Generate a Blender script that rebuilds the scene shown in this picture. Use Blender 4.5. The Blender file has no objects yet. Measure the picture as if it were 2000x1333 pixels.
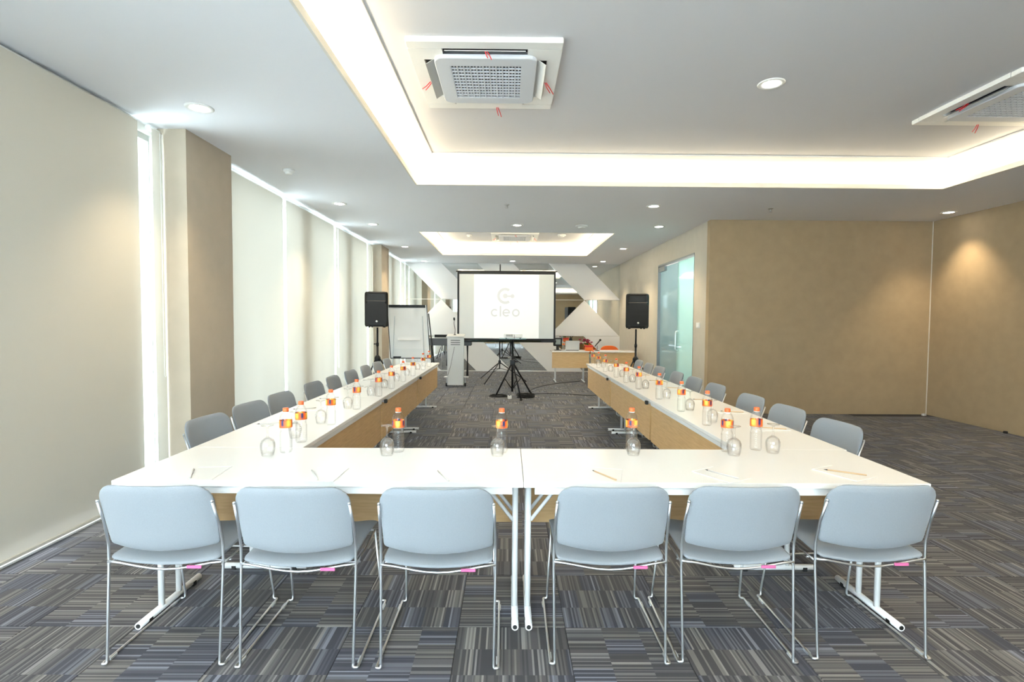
import bpy, math, random
from mathutils import Vector, Matrix
from math import sin, cos, pi, radians, sqrt

random.seed(7)
SC = bpy.context.scene
COL = SC.collection

# ------------------------------------------------------------------ camera
F_PX = 1020.99
yaw, pitch, roll, CAM_H = 0.0075863, -0.0407679, 0.0065462, 1.4425642
fwd = Vector((sin(yaw)*cos(pitch), cos(yaw)*cos(pitch), sin(pitch)))
rgt = Vector((cos(yaw), -sin(yaw), 0.0))
upv = rgt.cross(fwd)
r2 = rgt*cos(roll) + upv*sin(roll)
u2 = -rgt*sin(roll) + upv*cos(roll)
cam_data = bpy.data.cameras.new('camera')
cam = bpy.data.objects.new('camera', cam_data)
COL.objects.link(cam)
M3 = Matrix((r2, u2, -fwd)).transposed()
cam.matrix_world = Matrix.Translation((0, 0, CAM_H)) @ M3.to_4x4()
cam_data.sensor_width = 36.0
cam_data.sensor_fit = 'HORIZONTAL'
cam_data.lens = 36.0*F_PX/2000.0
cam_data.clip_start = 0.05
SC.camera = cam

# ------------------------------------------------------------------ world and exposure
world = bpy.data.worlds.new('sky'); SC.world = world
world.use_nodes = True
bg = world.node_tree.nodes['Background']
bg.inputs['Color'].default_value = (0.82, 0.90, 1.0, 1)
SKY = 9.0
bg.inputs['Strength'].default_value = SKY
SC.view_settings.view_transform = 'Standard'
SC.view_settings.look = 'None'
SC.view_settings.gamma = 1.0
SC.view_settings.use_curve_mapping = False
SC.view_settings.exposure = 1.12

# ------------------------------------------------------------------ lights
def area(name, loc, direction, sx, sy, power, color=(1, 1, 1), parent=None, spread=pi):
    d = bpy.data.lights.new(name, 'AREA')
    d.shape = 'RECTANGLE'; d.size = sx; d.size_y = sy; d.energy = power; d.color = color
    d.spread = spread
    o = bpy.data.objects.new(name, d); COL.objects.link(o)
    o.rotation_euler = Vector(direction).to_track_quat('-Z', 'Y').to_euler()
    o.location = loc
    if parent: o.parent = parent
    return o

# daylight through the windows in the wall behind the camera
area('daylight_rear_window', (-1.7, -2.42, 1.75), (0.05, 1, -0.03), 1.4, 2.1, 1.2, (0.78, 0.89, 1.0))
WARM = (1.0, 0.80, 0.52)
COVE = (1.0, 0.86, 0.60)
COVE_W = 2.3     # watts per metre of strip
DOWN_W = 12.0

# ------------------------------------------------------------------ materials
def mat(name, color=(.8, .8, .8), rough=.5, metal=0.0, spec=.5, emit=None, estr=0, trans=0, ior=1.45,
        noise=None, bump=None, coat=0, sheen=0):
    m = bpy.data.materials.new(name); m.use_nodes = True
    nt = m.node_tree; b = nt.nodes['Principled BSDF']
    b.inputs['Base Color'].default_value = (*color, 1)
    b.inputs['Roughness'].default_value = rough
    b.inputs['Metallic'].default_value = metal
    b.inputs['Specular IOR Level'].default_value = spec
    b.inputs['IOR'].default_value = ior
    b.inputs['Transmission Weight'].default_value = trans
    b.inputs['Coat Weight'].default_value = coat
    b.inputs['Sheen Weight'].default_value = sheen
    if emit:
        b.inputs['Emission Color'].default_value = (*emit, 1)
        b.inputs['Emission Strength'].default_value = estr
    if noise or bump:
        tc = nt.nodes.new('ShaderNodeTexCoord')
    if noise:       # (scale, amount)
        n = nt.nodes.new('ShaderNodeTexNoise'); n.inputs['Scale'].default_value = noise[0]
        n.inputs['Detail'].default_value = 6
        nt.links.new(tc.outputs['Object'], n.inputs['Vector'])
        mx = nt.nodes.new('ShaderNodeMix'); mx.data_type = 'RGBA'
        a = noise[1]
        mx.inputs['A'].default_value = (*[max(0, c*(1-a)) for c in color], 1)
        mx.inputs['B'].default_value = (*[min(1, c*(1+a)) for c in color], 1)
        nt.links.new(n.outputs['Fac'], mx.inputs['Factor'])
        nt.links.new(mx.outputs['Result'], b.inputs['Base Color'])
    if bump:        # (scale, strength, distance)
        n2 = nt.nodes.new('ShaderNodeTexNoise'); n2.inputs['Scale'].default_value = bump[0]
        n2.inputs['Detail'].default_value = 3
        nt.links.new(tc.outputs['Object'], n2.inputs['Vector'])
        bp = nt.nodes.new('ShaderNodeBump'); bp.inputs['Strength'].default_value = bump[1]
        bp.inputs['Distance'].default_value = bump[2]
        nt.links.new(n2.outputs['Fac'], bp.inputs['Height'])
        nt.links.new(bp.outputs['Normal'], b.inputs['Normal'])
    return m

M = {}
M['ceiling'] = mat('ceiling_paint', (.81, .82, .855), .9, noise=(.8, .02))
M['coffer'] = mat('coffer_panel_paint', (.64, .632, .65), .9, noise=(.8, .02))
M['cove'] = mat('cove_paint', (.88, .87, .84), .9, noise=(1, .01))
M['wall'] = mat('wallpaper_warm_lit', (.445, .335, .205), .85, noise=(7, .10), bump=(180, .25, .002))  # beige wallpaper with the warm downlight tint put into its colour
M['wall_light'] = mat('wallpaper_light', (.60, .55, .46), .85, noise=(7, .06), bump=(180, .2, .002))
M['pier'] = mat('wallpaper_plain_lit', (.47, .405, .32), .85, noise=(7, .08), bump=(180, .2, .002))  # same wallpaper as the walls, copy without the warm downlight tint
M['white_wall'] = mat('white_plaster', (.78, .78, .76), .9, noise=(2, .02))
M['white_panel'] = mat('white_wall_panel', (.80, .79, .78), .45, noise=(1.5, .015))
M['mirror'] = mat('mirror_glass', (.80, .83, .82), .02, metal=1.0, noise=(.5, .01))
M['seam'] = mat('panel_seam', (.75, .74, .7), .4, noise=(3, .02))
M['table_white'] = mat('white_laminate', (.86, .84, .81), .22, noise=(2, .01))
M['table_edge'] = mat('white_edge_band', (.80, .79, .77), .35, noise=(2, .01))
M['steel_white'] = mat('white_powder_coat', (.82, .83, .84), .35, noise=(5, .01))
M['chrome'] = mat('chrome', (.74, .76, .79), .36, metal=1.0, noise=(3, .03))
M['rubber'] = mat('black_rubber', (.015, .015, .015), .6, noise=(30, .2))
M['fabric'] = mat('grey_blue_fabric', (.25, .272, .30), .92, noise=(260, .10), bump=(420, .5, .001), sheen=.15)
M['pink'] = mat('pink_tag', (.58, .13, .30), .6, noise=(10, .05))
M['black'] = mat('black_plastic', (.005, .0055, .0065), .5, noise=(40, .15), bump=(300, .3, .0006))
M['grille'] = mat('speaker_grille', (.007, .0075, .009), .65, noise=(90, .3), bump=(500, .8, .001))
M['black_metal'] = mat('black_metal', (.015, .015, .017), .4, metal=.4, noise=(20, .1))
M['silver'] = mat('silver_plastic', (.62, .64, .65), .35, metal=.3, noise=(5, .03))
M['white_pl'] = mat('white_plastic', (.80, .80, .78), .4, noise=(5, .01))
M['ac_white'] = mat('white_panel_plastic', (.84, .83, .80), .45, noise=(3, .01))
M['ac_grille'] = mat('pale_grille_plastic', (.62, .64, .68), .5, noise=(3, .02))
M['dark'] = mat('dark_recess', (.02, .022, .03), .7, noise=(8, .1))
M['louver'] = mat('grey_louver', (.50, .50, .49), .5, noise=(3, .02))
M['red'] = mat('red_ribbon', (.72, .03, .04), .6, noise=(20, .1))
M['paper'] = mat('white_paper', (.86, .85, .83), .8, noise=(3, .01))
M['paperline'] = mat('paper_edge_grey', (.55, .53, .50), .8, noise=(9, .05))
M['pencil'] = mat('pencil_wood', (.60, .42, .25), .5, noise=(30, .1))
M['pencil_w'] = mat('pencil_white', (.62, .60, .58), .5, noise=(30, .05))
M['graphite'] = mat('graphite_tip', (.05, .05, .05), .5, noise=(30, .1))
M['cap'] = mat('orange_cap', (.90, .16, .045), .4, noise=(20, .05))
M['orange'] = mat('orange_fabric', (.82, .15, .02), .7, noise=(60, .08))
M['orange_box'] = mat('orange_glass', (.80, .17, .03), .35, noise=(9, .15))
M['flower'] = mat('dark_red_petals', (.28, .012, .05), .6, noise=(40, .3))
M['leaf'] = mat('green_leaf', (.06, .16, .03), .6, noise=(20, .2))
M['lectern'] = mat('lectern_grey', (.66, .66, .65), .4, noise=(3, .02))
M['lip'] = mat('cove_lip_paint', (.80, .76, .68), .8, noise=(2, .01))
M['screen'] = mat('matte_screen', (.72, .74, .74), .9, noise=(2, .01))
M['projection'] = mat('projected_image', (.8, .8, .8), .9, emit=(1, 1, 1), estr=.16, noise=(2, .005))
M['logo'] = mat('projected_logo_grey', (.575, .585, .595), .9, emit=(1, 1, 1), estr=.12, noise=(2, .005))
M['lamp'] = mat('lit_lamp_lens', (1, 1, 1), .4, emit=(1, .97, .90), estr=14)
M['led'] = mat('lit_led_strip', (1, 1, 1), .4, emit=COVE, estr=6)
M['brass'] = mat('sprinkler_metal', (.55, .55, .55), .3, metal=.8, noise=(8, .05))
M['frame_al'] = mat('window_aluminium', (.45, .46, .46), .4, metal=.6, noise=(5, .03))
M['grey_frame'] = mat('door_frame_grey', (.25, .27, .28), .4, metal=.4, noise=(5, .03))
M['keys'] = mat('dark_grey_case', (.10, .115, .135), .45, noise=(5, .05))
M['reflection_face'] = mat('reflection_grey', (.30, .34, .33), .3, noise=(5, .05))  # face of the reflection stand-in, plain grey without emission

def wood():
    m = bpy.data.materials.new('light_beech_laminate'); m.use_nodes = True
    nt = m.node_tree; b = nt.nodes['Principled BSDF']; b.inputs['Roughness'].default_value = .45
    tc = nt.nodes.new('ShaderNodeTexCoord'); mp = nt.nodes.new('ShaderNodeMapping')
    mp.inputs['Scale'].default_value = (1.2, 1.2, 14)
    n = nt.nodes.new('ShaderNodeTexNoise'); n.inputs['Scale'].default_value = 6; n.inputs['Detail'].default_value = 8
    cr = nt.nodes.new('ShaderNodeValToRGB')
    cr.color_ramp.elements[0].position = .3; cr.color_ramp.elements[0].color = (.58, .365, .165, 1)
    cr.color_ramp.elements[1].position = .7; cr.color_ramp.elements[1].color = (.70, .47, .235, 1)
    nt.links.new(tc.outputs['Object'], mp.inputs['Vector']); nt.links.new(mp.outputs['Vector'], n.inputs['Vector'])
    nt.links.new(n.outputs['Fac'], cr.inputs['Fac']); nt.links.new(cr.outputs['Color'], b.inputs['Base Color'])
    return m
M['wood'] = wood()

def translucent(name, color, fac, rough=.9, weave=700):
    m = bpy.data.materials.new(name); m.use_nodes = True
    nt = m.node_tree; nt.nodes.clear()
    out = nt.nodes.new('ShaderNodeOutputMaterial')
    d = nt.nodes.new('ShaderNodeBsdfDiffuse'); t = nt.nodes.new('ShaderNodeBsdfTranslucent')
    mx = nt.nodes.new('ShaderNodeMixShader'); mx.inputs['Fac'].default_value = fac
    tc = nt.nodes.new('ShaderNodeTexCoord'); n = nt.nodes.new('ShaderNodeTexNoise')
    n.inputs['Scale'].default_value = weave
    c = nt.nodes.new('ShaderNodeMix'); c.data_type = 'RGBA'
    c.inputs['A'].default_value = (*[x*.95 for x in color], 1); c.inputs['B'].default_value = (*[min(1, x*1.05) for x in color], 1)
    nt.links.new(tc.outputs['Object'], n.inputs['Vector']); nt.links.new(n.outputs['Fac'], c.inputs['Factor'])
    nt.links.new(c.outputs['Result'], d.inputs['Color']); nt.links.new(c.outputs['Result'], t.inputs['Color'])
    nt.links.new(d.outputs[0], mx.inputs[1]); nt.links.new(t.outputs[0], mx.inputs[2])
    nt.links.new(mx.outputs[0], out.inputs['Surface'])
    return m
M['blind'] = translucent('roller_blind_fabric', (.61, .58, .51), .07)

def clear(name, tint, gloss=.035, refr=0.0, ior=1.33, trl=0.0, trl_col=(1, 1, 1)):
    """clear plastic or glass: transparent with a Fresnel gloss and some true refraction"""
    m = bpy.data.materials.new(name); m.use_nodes = True
    nt = m.node_tree; nt.nodes.clear()
    out = nt.nodes.new('ShaderNodeOutputMaterial')
    tr = nt.nodes.new('ShaderNodeBsdfTransparent'); tr.inputs['Color'].default_value = (*tint, 1)
    last = tr.outputs[0]
    if refr:
        g = nt.nodes.new('ShaderNodeBsdfGlass'); g.inputs['Color'].default_value = (*tint, 1)
        g.inputs['IOR'].default_value = ior; g.inputs['Roughness'].default_value = 0.0
        mx = nt.nodes.new('ShaderNodeMixShader'); mx.inputs['Fac'].default_value = refr
        nt.links.new(last, mx.inputs[1]); nt.links.new(g.outputs[0], mx.inputs[2]); last = mx.outputs[0]
    if trl:
        t = nt.nodes.new('ShaderNodeBsdfTranslucent'); t.inputs['Color'].default_value = (*trl_col, 1)
        d = nt.nodes.new('ShaderNodeBsdfDiffuse'); d.inputs['Color'].default_value = (*trl_col, 1)
        md = nt.nodes.new('ShaderNodeMixShader'); md.inputs['Fac'].default_value = .5
        nt.links.new(t.outputs[0], md.inputs[1]); nt.links.new(d.outputs[0], md.inputs[2])
        mx = nt.nodes.new('ShaderNodeMixShader'); mx.inputs['Fac'].default_value = trl
        nt.links.new(last, mx.inputs[1]); nt.links.new(md.outputs[0], mx.inputs[2]); last = mx.outputs[0]
    gl = nt.nodes.new('ShaderNodeBsdfGlossy'); gl.inputs['Roughness'].default_value = .03
    lw = nt.nodes.new('ShaderNodeLayerWeight'); lw.inputs['Blend'].default_value = .5
    pw = nt.nodes.new('ShaderNodeMath'); pw.operation = 'POWER'; pw.inputs[1].default_value = 4.0
    nt.links.new(lw.outputs['Facing'], pw.inputs[0])
    fr = nt.nodes.new('ShaderNodeMath'); fr.operation = 'MULTIPLY_ADD'; fr.inputs[1].default_value = .75; fr.inputs[2].default_value = gloss
    nt.links.new(pw.outputs[0], fr.inputs[0])
    mx = nt.nodes.new('ShaderNodeMixShader')
    nt.links.new(fr.outputs[0], mx.inputs['Fac'])
    nt.links.new(last, mx.inputs[1]); nt.links.new(gl.outputs[0], mx.inputs[2])
    nt.links.new(mx.outputs[0], out.inputs['Surface'])
    return m
M['pet'] = clear('clear_bottle', (.985, .99, .995), refr=.12, ior=1.33)
M['glass'] = clear('clear_goblet_glass', (.99, .99, .99), refr=.2, gloss=.06, ior=1.3)
M['pane'] = clear('window_pane_glass', (.93, .98, .96))
M['shelf_glass'] = clear('green_shelf_glass', (.25, .5, .45))
M['door_glass'] = clear('frosted_aqua_glass', (.72, .90, .87), trl=.55, trl_col=(.68, .88, .83))
M['door_glass2'] = clear('frosted_grey_glass', (.50, .62, .63), trl=.6, trl_col=(.47, .58, .59))

def label_material():
    m = bpy.data.materials.new('bottle_label_print'); m.use_nodes = True
    nt = m.node_tree; b = nt.nodes['Principled BSDF']; b.inputs['Roughness'].default_value = .4
    tc = nt.nodes.new('ShaderNodeTexCoord')
    sp = nt.nodes.new('ShaderNodeSeparateXYZ'); nt.links.new(tc.outputs['Object'], sp.inputs[0])
    at = nt.nodes.new('ShaderNodeMath'); at.operation = 'ARCTAN2'
    nt.links.new(sp.outputs['Y'], at.inputs[0]); nt.links.new(sp.outputs['X'], at.inputs[1])
    s2 = nt.nodes.new('ShaderNodeMath'); s2.operation = 'MULTIPLY'; s2.inputs[1].default_value = 3.0
    nt.links.new(at.outputs[0], s2.inputs[0])
    sn = nt.nodes.new('ShaderNodeMath'); sn.operation = 'SINE'; nt.links.new(s2.outputs[0], sn.inputs[0])
    mr = nt.nodes.new('ShaderNodeMapRange'); mr.inputs['From Min'].default_value = -1
    nt.links.new(sn.outputs[0], mr.inputs['Value'])
    cr = nt.nodes.new('ShaderNodeValToRGB'); e = cr.color_ramp.elements
    e[0].position = 0.0; e[0].color = (.02, .03, .12, 1)
    e[1].position = 1.0; e[1].color = (.95, .62, .10, 1)
    for p, c in ((.05, (.06, .05, .12, 1)), (.12, (.75, .08, .02, 1)), (.6, (.90, .20, .03, 1)), (.8, (.95, .45, .05, 1))):
        k = e.new(p); k.color = c
    nt.links.new(mr.outputs[0], cr.inputs['Fac'])
    # red lower third
    zr = nt.nodes.new('ShaderNodeMapRange'); zr.inputs['From Min'].default_value = .132; zr.inputs['From Max'].default_value = .150
    nt.links.new(sp.outputs['Z'], zr.inputs['Value'])
    mx = nt.nodes.new('ShaderNodeMix'); mx.data_type = 'RGBA'
    mx.inputs['A'].default_value = (.88, .16, .03, 1)
    nt.links.new(zr.outputs[0], mx.inputs['Factor']); nt.links.new(cr.outputs['Color'], mx.inputs['B'])
    nt.links.new(mx.outputs['Result'], b.inputs['Base Color'])
    return m
M['label'] = label_material()

def carpet_material():
    m = bpy.data.materials.new('striped_carpet_tile'); m.use_nodes = True
    nt = m.node_tree; L = nt.links.new; b = nt.nodes['Principled BSDF']
    b.inputs['Roughness'].default_value = .8; b.inputs['Specular IOR Level'].default_value = .4
    b.inputs['Sheen Weight'].default_value = .09; b.inputs['Sheen Roughness'].default_value = .4
    def math_(op, a, bb=None, c=None):
        n = nt.nodes.new('ShaderNodeMath'); n.operation = op
        for i, v in enumerate((a, bb, c)):
            if v is None: continue
            if isinstance(v, (int, float)): n.inputs[i].default_value = v
            else: L(v, n.inputs[i])
        return n.outputs[0]
    geo = nt.nodes.new('ShaderNodeNewGeometry'); sp = nt.nodes.new('ShaderNodeSeparateXYZ')
    L(geo.outputs['Position'], sp.inputs[0])
    X = math_('MULTIPLY', math_('ADD', sp.outputs['X'], .2232+20), 2.0)
    Y = math_('MULTIPLY', math_('ADD', sp.outputs['Y'], -2.3972+20), 2.0)
    ix = math_('FLOOR', X); iy = math_('FLOOR', Y); lx = math_('FRACT', X); ly = math_('FRACT', Y)
    par = math_('MODULO', math_('ADD', ix, iy), 2.0)
    par = math_('GREATER_THAN', par, .5)
    # par 0: stripes run along X
    s = math_('ADD', math_('MULTIPLY', lx, math_('SUBTRACT', 1.0, par)), math_('MULTIPLY', ly, par))
    t = math_('ADD', math_('MULTIPLY', ly, math_('SUBTRACT', 1.0, par)), math_('MULTIPLY', lx, par))
    row = math_('FLOOR', math_('MULTIPLY', s, 3.0))
    seed = math_('ADD', math_('ADD', math_('MULTIPLY', ix, 17.13), math_('MULTIPLY', iy, 31.7)), math_('MULTIPLY', row, 5.31))
    def wn(v, w):
        c = nt.nodes.new('ShaderNodeCombineXYZ'); L(v, c.inputs[0]); L(w, c.inputs[1])
        n = nt.nodes.new('ShaderNodeTexWhiteNoise'); n.noise_dimensions = '2D'; L(c.outputs[0], n.inputs['Vector'])
        return n.outputs['Value']
    sid = math_('FLOOR', math_('MULTIPLY', t, 60.0))
    # second scale so bars have uneven widths
    sid2 = math_('FLOOR', math_('MULTIPLY', t, 17.0))
    v1 = wn(sid, seed); v2 = wn(sid2, math_('ADD', seed, 3.7))
    off = wn(seed, math_('ADD', seed, 9.1))
    bid = math_('FLOOR', math_('ADD', math_('MULTIPLY', t, 5.0), off))
    v3 = wn(bid, math_('ADD', seed, 1.9))
    v = math_('ADD', math_('MULTIPLY', v1, .84), math_('MULTIPLY', v2, .16))
    cr = nt.nodes.new('ShaderNodeValToRGB'); e = cr.color_ramp.elements; cr.color_ramp.interpolation = 'CONSTANT'
    e[0].position = 0; e[0].color = (.050, .049, .053, 1)
    e[1].position = .40; e[1].color = (.078, .076, .079, 1)
    for p, c in ((.56, (.105, .103, .104, 1)), (.70, (.155, .150, .145, 1)), (.86, (.24, .235, .225, 1))):
        k = e.new(p); k.color = c
    L(v, cr.inputs['Fac'])
    tone = nt.nodes.new('ShaderNodeValToRGB'); e = tone.color_ramp.elements; tone.color_ramp.interpolation = 'CONSTANT'
    e[0].position = 0; e[0].color = (.80, .84, 1.04, 1)
    e[1].position = .33; e[1].color = (.95, .92, .92, 1)
    k = e.new(.55); k.color = (.88, .86, .90, 1)
    k = e.new(.75); k.color = (1.05, 1.01, .98, 1)
    L(v3, tone.inputs['Fac'])
    mx = nt.nodes.new('ShaderNodeMix'); mx.data_type = 'RGBA'; mx.blend_type = 'MULTIPLY'; mx.inputs['Factor'].default_value = 1
    L(cr.outputs['Color'], mx.inputs['A']); L(tone.outputs['Color'], mx.inputs['B'])
    n = nt.nodes.new('ShaderNodeTexNoise'); n.inputs['Scale'].default_value = 900; L(geo.outputs['Position'], n.inputs['Vector'])
    mr = nt.nodes.new('ShaderNodeMapRange'); mr.inputs['To Min'].default_value = .66; mr.inputs['To Max'].default_value = 1.48
    L(n.outputs['Fac'], mr.inputs['Value'])
    m2 = nt.nodes.new('ShaderNodeVectorMath'); m2.operation = 'SCALE'
    L(mx.outputs['Result'], m2.inputs[0]); L(mr.outputs[0], m2.inputs['Scale'])
    L(m2.outputs[0], b.inputs['Base Color'])
    bp = nt.nodes.new('ShaderNodeBump'); bp.inputs['Strength'].default_value = .35; bp.inputs['Distance'].default_value = .002
    L(n.outputs['Fac'], bp.inputs['Height']); L(bp.outputs['Normal'], b.inputs['Normal'])
    return m
M['carpet'] = carpet_material()

# ------------------------------------------------------------------ mesh helpers
class MB:
    def __init__(s): s.v = []; s.f = []; s.sm = []
    def add(s, vs, fs, smooth=False):
        n = len(s.v); s.v += [tuple(v) for v in vs]
        s.f += [tuple(i+n for i in f) for f in fs]; s.sm += [smooth]*len(fs)
        return s
    def box(s, a, b, bev=0.0):
        x0, y0, z0 = a; x1, y1, z1 = b
        if bev <= 0:
            vs = [(x0, y0, z0), (x1, y0, z0), (x1, y1, z0), (x0, y1, z0), (x0, y0, z1), (x1, y0, z1), (x1, y1, z1), (x0, y1, z1)]
            return s.add(vs, [(0, 3, 2, 1), (4, 5, 6, 7), (0, 1, 5, 4), (1, 2, 6, 5), (2, 3, 7, 6), (3, 0, 4, 7)])
        # bevelled box: stacked rings
        e = bev
        def ring(z, i): return [(x0+i, y0+e, z), (x0+e, y0+i, z), (x1-e, y0+i, z), (x1-i, y0+e, z), (x1-i, y1-e, z), (x1-e, y1-i, z), (x0+e, y1-i, z), (x0+i, y1-e, z)]
        def ringin(z): return [(x0+e, y0+e, z), (x0+e, y0+e, z), (x1-e, y0+e, z), (x1-e, y0+e, z), (x1-e, y1-e, z), (x1-e, y1-e, z), (x0+e, y1-e, z), (x0+e, y1-e, z)]
        rs = [ring(z0, e*.6), ring(z0+e, 0), ring(z1-e, 0), ring(z1, e*.6)]
        vs = sum(rs, [])
        fs = []
        for k in range(3):
            for i in range(8):
                j = (i+1) % 8
                fs.append((k*8+i, k*8+j, (k+1)*8+j, (k+1)*8+i))
        fs.append(tuple(range(7, -1, -1))); fs.append(tuple(24+i for i in range(8)))
        return s.add(vs, fs)
    def tube(s, pts, r, n=8, closed=False, caps=True):
        pts = [Vector(p) for p in pts]; N = len(pts)
        rr = r if isinstance(r, (list, tuple)) else [r]*N
        base = len(s.v); prev = None
        for i, p in enumerate(pts):
            if closed: t = (pts[(i+1) % N]-pts[i-1])
            else: t = pts[min(i+1, N-1)]-pts[max(i-1, 0)]
            if t.length < 1e-9: t = Vector((0, 0, 1))
            t.normalize()
            if prev is None:
                a = Vector((0, 0, 1)) if abs(t.z) < .9 else Vector((1, 0, 0))
                nrm = t.cross(a).normalized()
            else:
                nrm = prev - t*prev.dot(t)
                nrm = nrm.normalized() if nrm.length > 1e-6 else t.orthogonal().normalized()
            prev = nrm; bi = t.cross(nrm)
            for k in range(n):
                a = 2*pi*k/n
                s.v.append(tuple(p+(nrm*cos(a)+bi*sin(a))*rr[i]))
        segs = N if closed else N-1
        for i in range(segs):
            i2 = (i+1) % N
            for k in range(n):
                k2 = (k+1) % n
                s.f.append((base+i*n+k, base+i*n+k2, base+i2*n+k2, base+i2*n+k)); s.sm.append(True)
        if caps and not closed:
            s.f.append(tuple(base+k for k in range(n-1, -1, -1))); s.sm.append(False)
            s.f.append(tuple(base+(N-1)*n+k for k in range(n))); s.sm.append(False)
        return s
    def lathe(s, prof, c=(0, 0, 0), n=16, smooth=True, cap=True):
        base = len(s.v)
        for (r, z) in prof:
            for k in range(n):
                a = 2*pi*k/n; s.v.append((c[0]+r*cos(a), c[1]+r*sin(a), c[2]+z))
        for i in range(len(prof)-1):
            for k in range(n):
                k2 = (k+1) % n
                s.f.append((base+i*n+k, base+i*n+k2, base+(i+1)*n+k2, base+(i+1)*n+k)); s.sm.append(smooth)
        if cap:
            s.f.append(tuple(base+k for k in range(n-1, -1, -1))); s.sm.append(False)
            m = base+(len(prof)-1)*n
            s.f.append(tuple(m+k for k in range(n))); s.sm.append(False)
        return s
    def prism(s, poly, axis, a, b):
        """poly in 2D extruded along axis from a to b"""
        def P(p, t):
            if axis == 'x': return (t, p[0], p[1])
            if axis == 'y': return (p[0], t, p[1])
            return (p[0], p[1], t)
        n = len(poly)
        vs = [P(p, a) for p in poly]+[P(p, b) for p in poly]
        fs = [tuple(range(n)), tuple(range(2*n-1, n-1, -1))]+[(i, i+n, (i+1) % n+n, (i+1) % n) for i in range(n)]
        return s.add(vs, fs)
    def mesh(s, name, m):
        me = bpy.data.meshes.new(name); me.from_pydata(s.v, [], s.f)
        me.polygons.foreach_set('use_smooth', s.sm)
        me.materials.append(m)
        import bmesh
        bm = bmesh.new(); bm.from_mesh(me); bmesh.ops.recalc_face_normals(bm, faces=bm.faces); bm.to_mesh(me); bm.free()
        me.update(); return me
    def build(s, name, m, parent=None, loc=None):
        o = bpy.data.objects.new(name, s.mesh(name, m)); COL.objects.link(o)
        if parent: o.parent = parent
        if loc: o.location = loc
        return o

def fillet(pts, r, n=5):
    """round the corners of a 3D path"""
    pts = [Vector(p) for p in pts]; out = [pts[0]]
    for i in range(1, len(pts)-1):
        a, b, c = pts[i-1], pts[i], pts[i+1]
        d1 = (a-b); d2 = (c-b)
        rr = min(r, d1.length*.45, d2.length*.45)
        p1 = b+d1.normalized()*rr; p2 = b+d2.normalized()*rr
        for k in range(n+1):
            t = k/n; out.append(p1*(1-t)**2+b*2*t*(1-t)+p2*t*t)
    out.append(pts[-1]); return out

def tag(o, label=None, cat=None, group=None, kind=None):
    if label: o['label'] = label
    if cat: o['category'] = cat
    if group: o['group'] = group
    if kind: o['kind'] = kind
    return o
def empty(name, loc=(0, 0, 0), rz=0, label=None, cat=None, group=None):
    o = bpy.data.objects.new(name, None); COL.objects.link(o); o.empty_display_size = .1
    o.location = loc; o.rotation_euler = (0, 0, rz)
    return tag(o, label, cat, group)
KIDS = {}
def kids(o):
    return [c for c in o.children]
def copy_tree(o, parent=None):
    c = o.copy(); COL.objects.link(c)
    if parent is not None: c.parent = parent
    for ch in kids(o): copy_tree(ch, c)
    return c
def struct(name, mb, m, parent=None):
    o = mb.build(name, m, parent)
    if not parent: o['kind'] = 'structure'
    return o
ORD = ['first', 'second', 'third', 'fourth', 'fifth', 'sixth', 'seventh', 'eighth', 'ninth', 'tenth']

# ------------------------------------------------------------------ dimensions
XL, XR, XRR = -2.852, 3.104, 6.553       # blinds plane, right wall of the far part, right wall of the near part
YB, YR, Y0 = 14.54, 8.087, -2.5          # mirror wall, recess wall, wall behind the camera
H = 3.0
XW = -2.95                               # inner face of the window wall
TX0, TY0, TS = -.2232, 2.3972, .5

# ------------------------------------------------------------------ floor: carpet tiles
floor = MB().box((XW-.3, Y0-.2, -.12), (XRR+.2, YB+.2, -.0065)).build('floor', mat('floor_screed', (.03, .03, .032), .9, noise=(5, .1)))
floor['kind'] = 'structure'
cells = []
def inside(x, y): return (XW < x < XRR and Y0 < y < YR) or (XW < x < XR+2.2 and YR <= y < YB)
i0 = int((XW-TX0)//TS)-1; i1 = int((XRR-TX0)//TS)+1
j0 = int((Y0-TY0)//TS)-1; j1 = int((YB-TY0)//TS)+1
for i in range(i0, i1+1):
    for j in range(j0, j1+1):
        xa, ya = TX0+i*TS, TY0+j*TS
        xb, yb = xa+TS, ya+TS
        if xb <= XW or yb <= Y0 or ya >= YB: continue
        xlim = XRR if (ya+yb)/2 < YR else XR+2.2
        if xa >= xlim: continue
        cells.append((max(xa, XW), max(ya, Y0), min(xb, xlim), min(yb, YB)))
def seen(c):
    cx, cy = (c[0]+c[2])/2, (c[1]+c[3])/2
    return c[3] > 1.95 and abs(cx) < cy*1.05+.5 and cx > XL-.3 and (cy < YR or cx < XR)
vis = sorted([c for c in cells if seen(c)], key=lambda c: ((c[0]+c[2])/2)**2*.4+((c[1]+c[3])/2)**2)
near = vis[:290]; rest = [c for c in cells if c not in near]
def tile_mb(mb, c, g=.0012):
    x0, y0, x1, y1 = c[0]+g, c[1]+g, c[2]-g, c[3]-g; b = .0018
    vs = [(x0, y0, -.006), (x1, y0, -.006), (x1, y1, -.006), (x0, y1, -.006),
          (x0, y0, -b), (x1, y0, -b), (x1, y1, -b), (x0, y1, -b),
          (x0+b, y0+b, 0), (x1-b, y0+b, 0), (x1-b, y1-b, 0), (x0+b, y1-b, 0)]
    fs = [(3, 2, 1, 0)]+[(i, (i+1) % 4, (i+1) % 4+4, i+4) for i in range(4)]+[(i+4, (i+1) % 4+4, (i+1) % 4+8, i+8) for i in range(4)]+[(8, 9, 10, 11)]
    mb.add(vs, fs)
shared = {}
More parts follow.
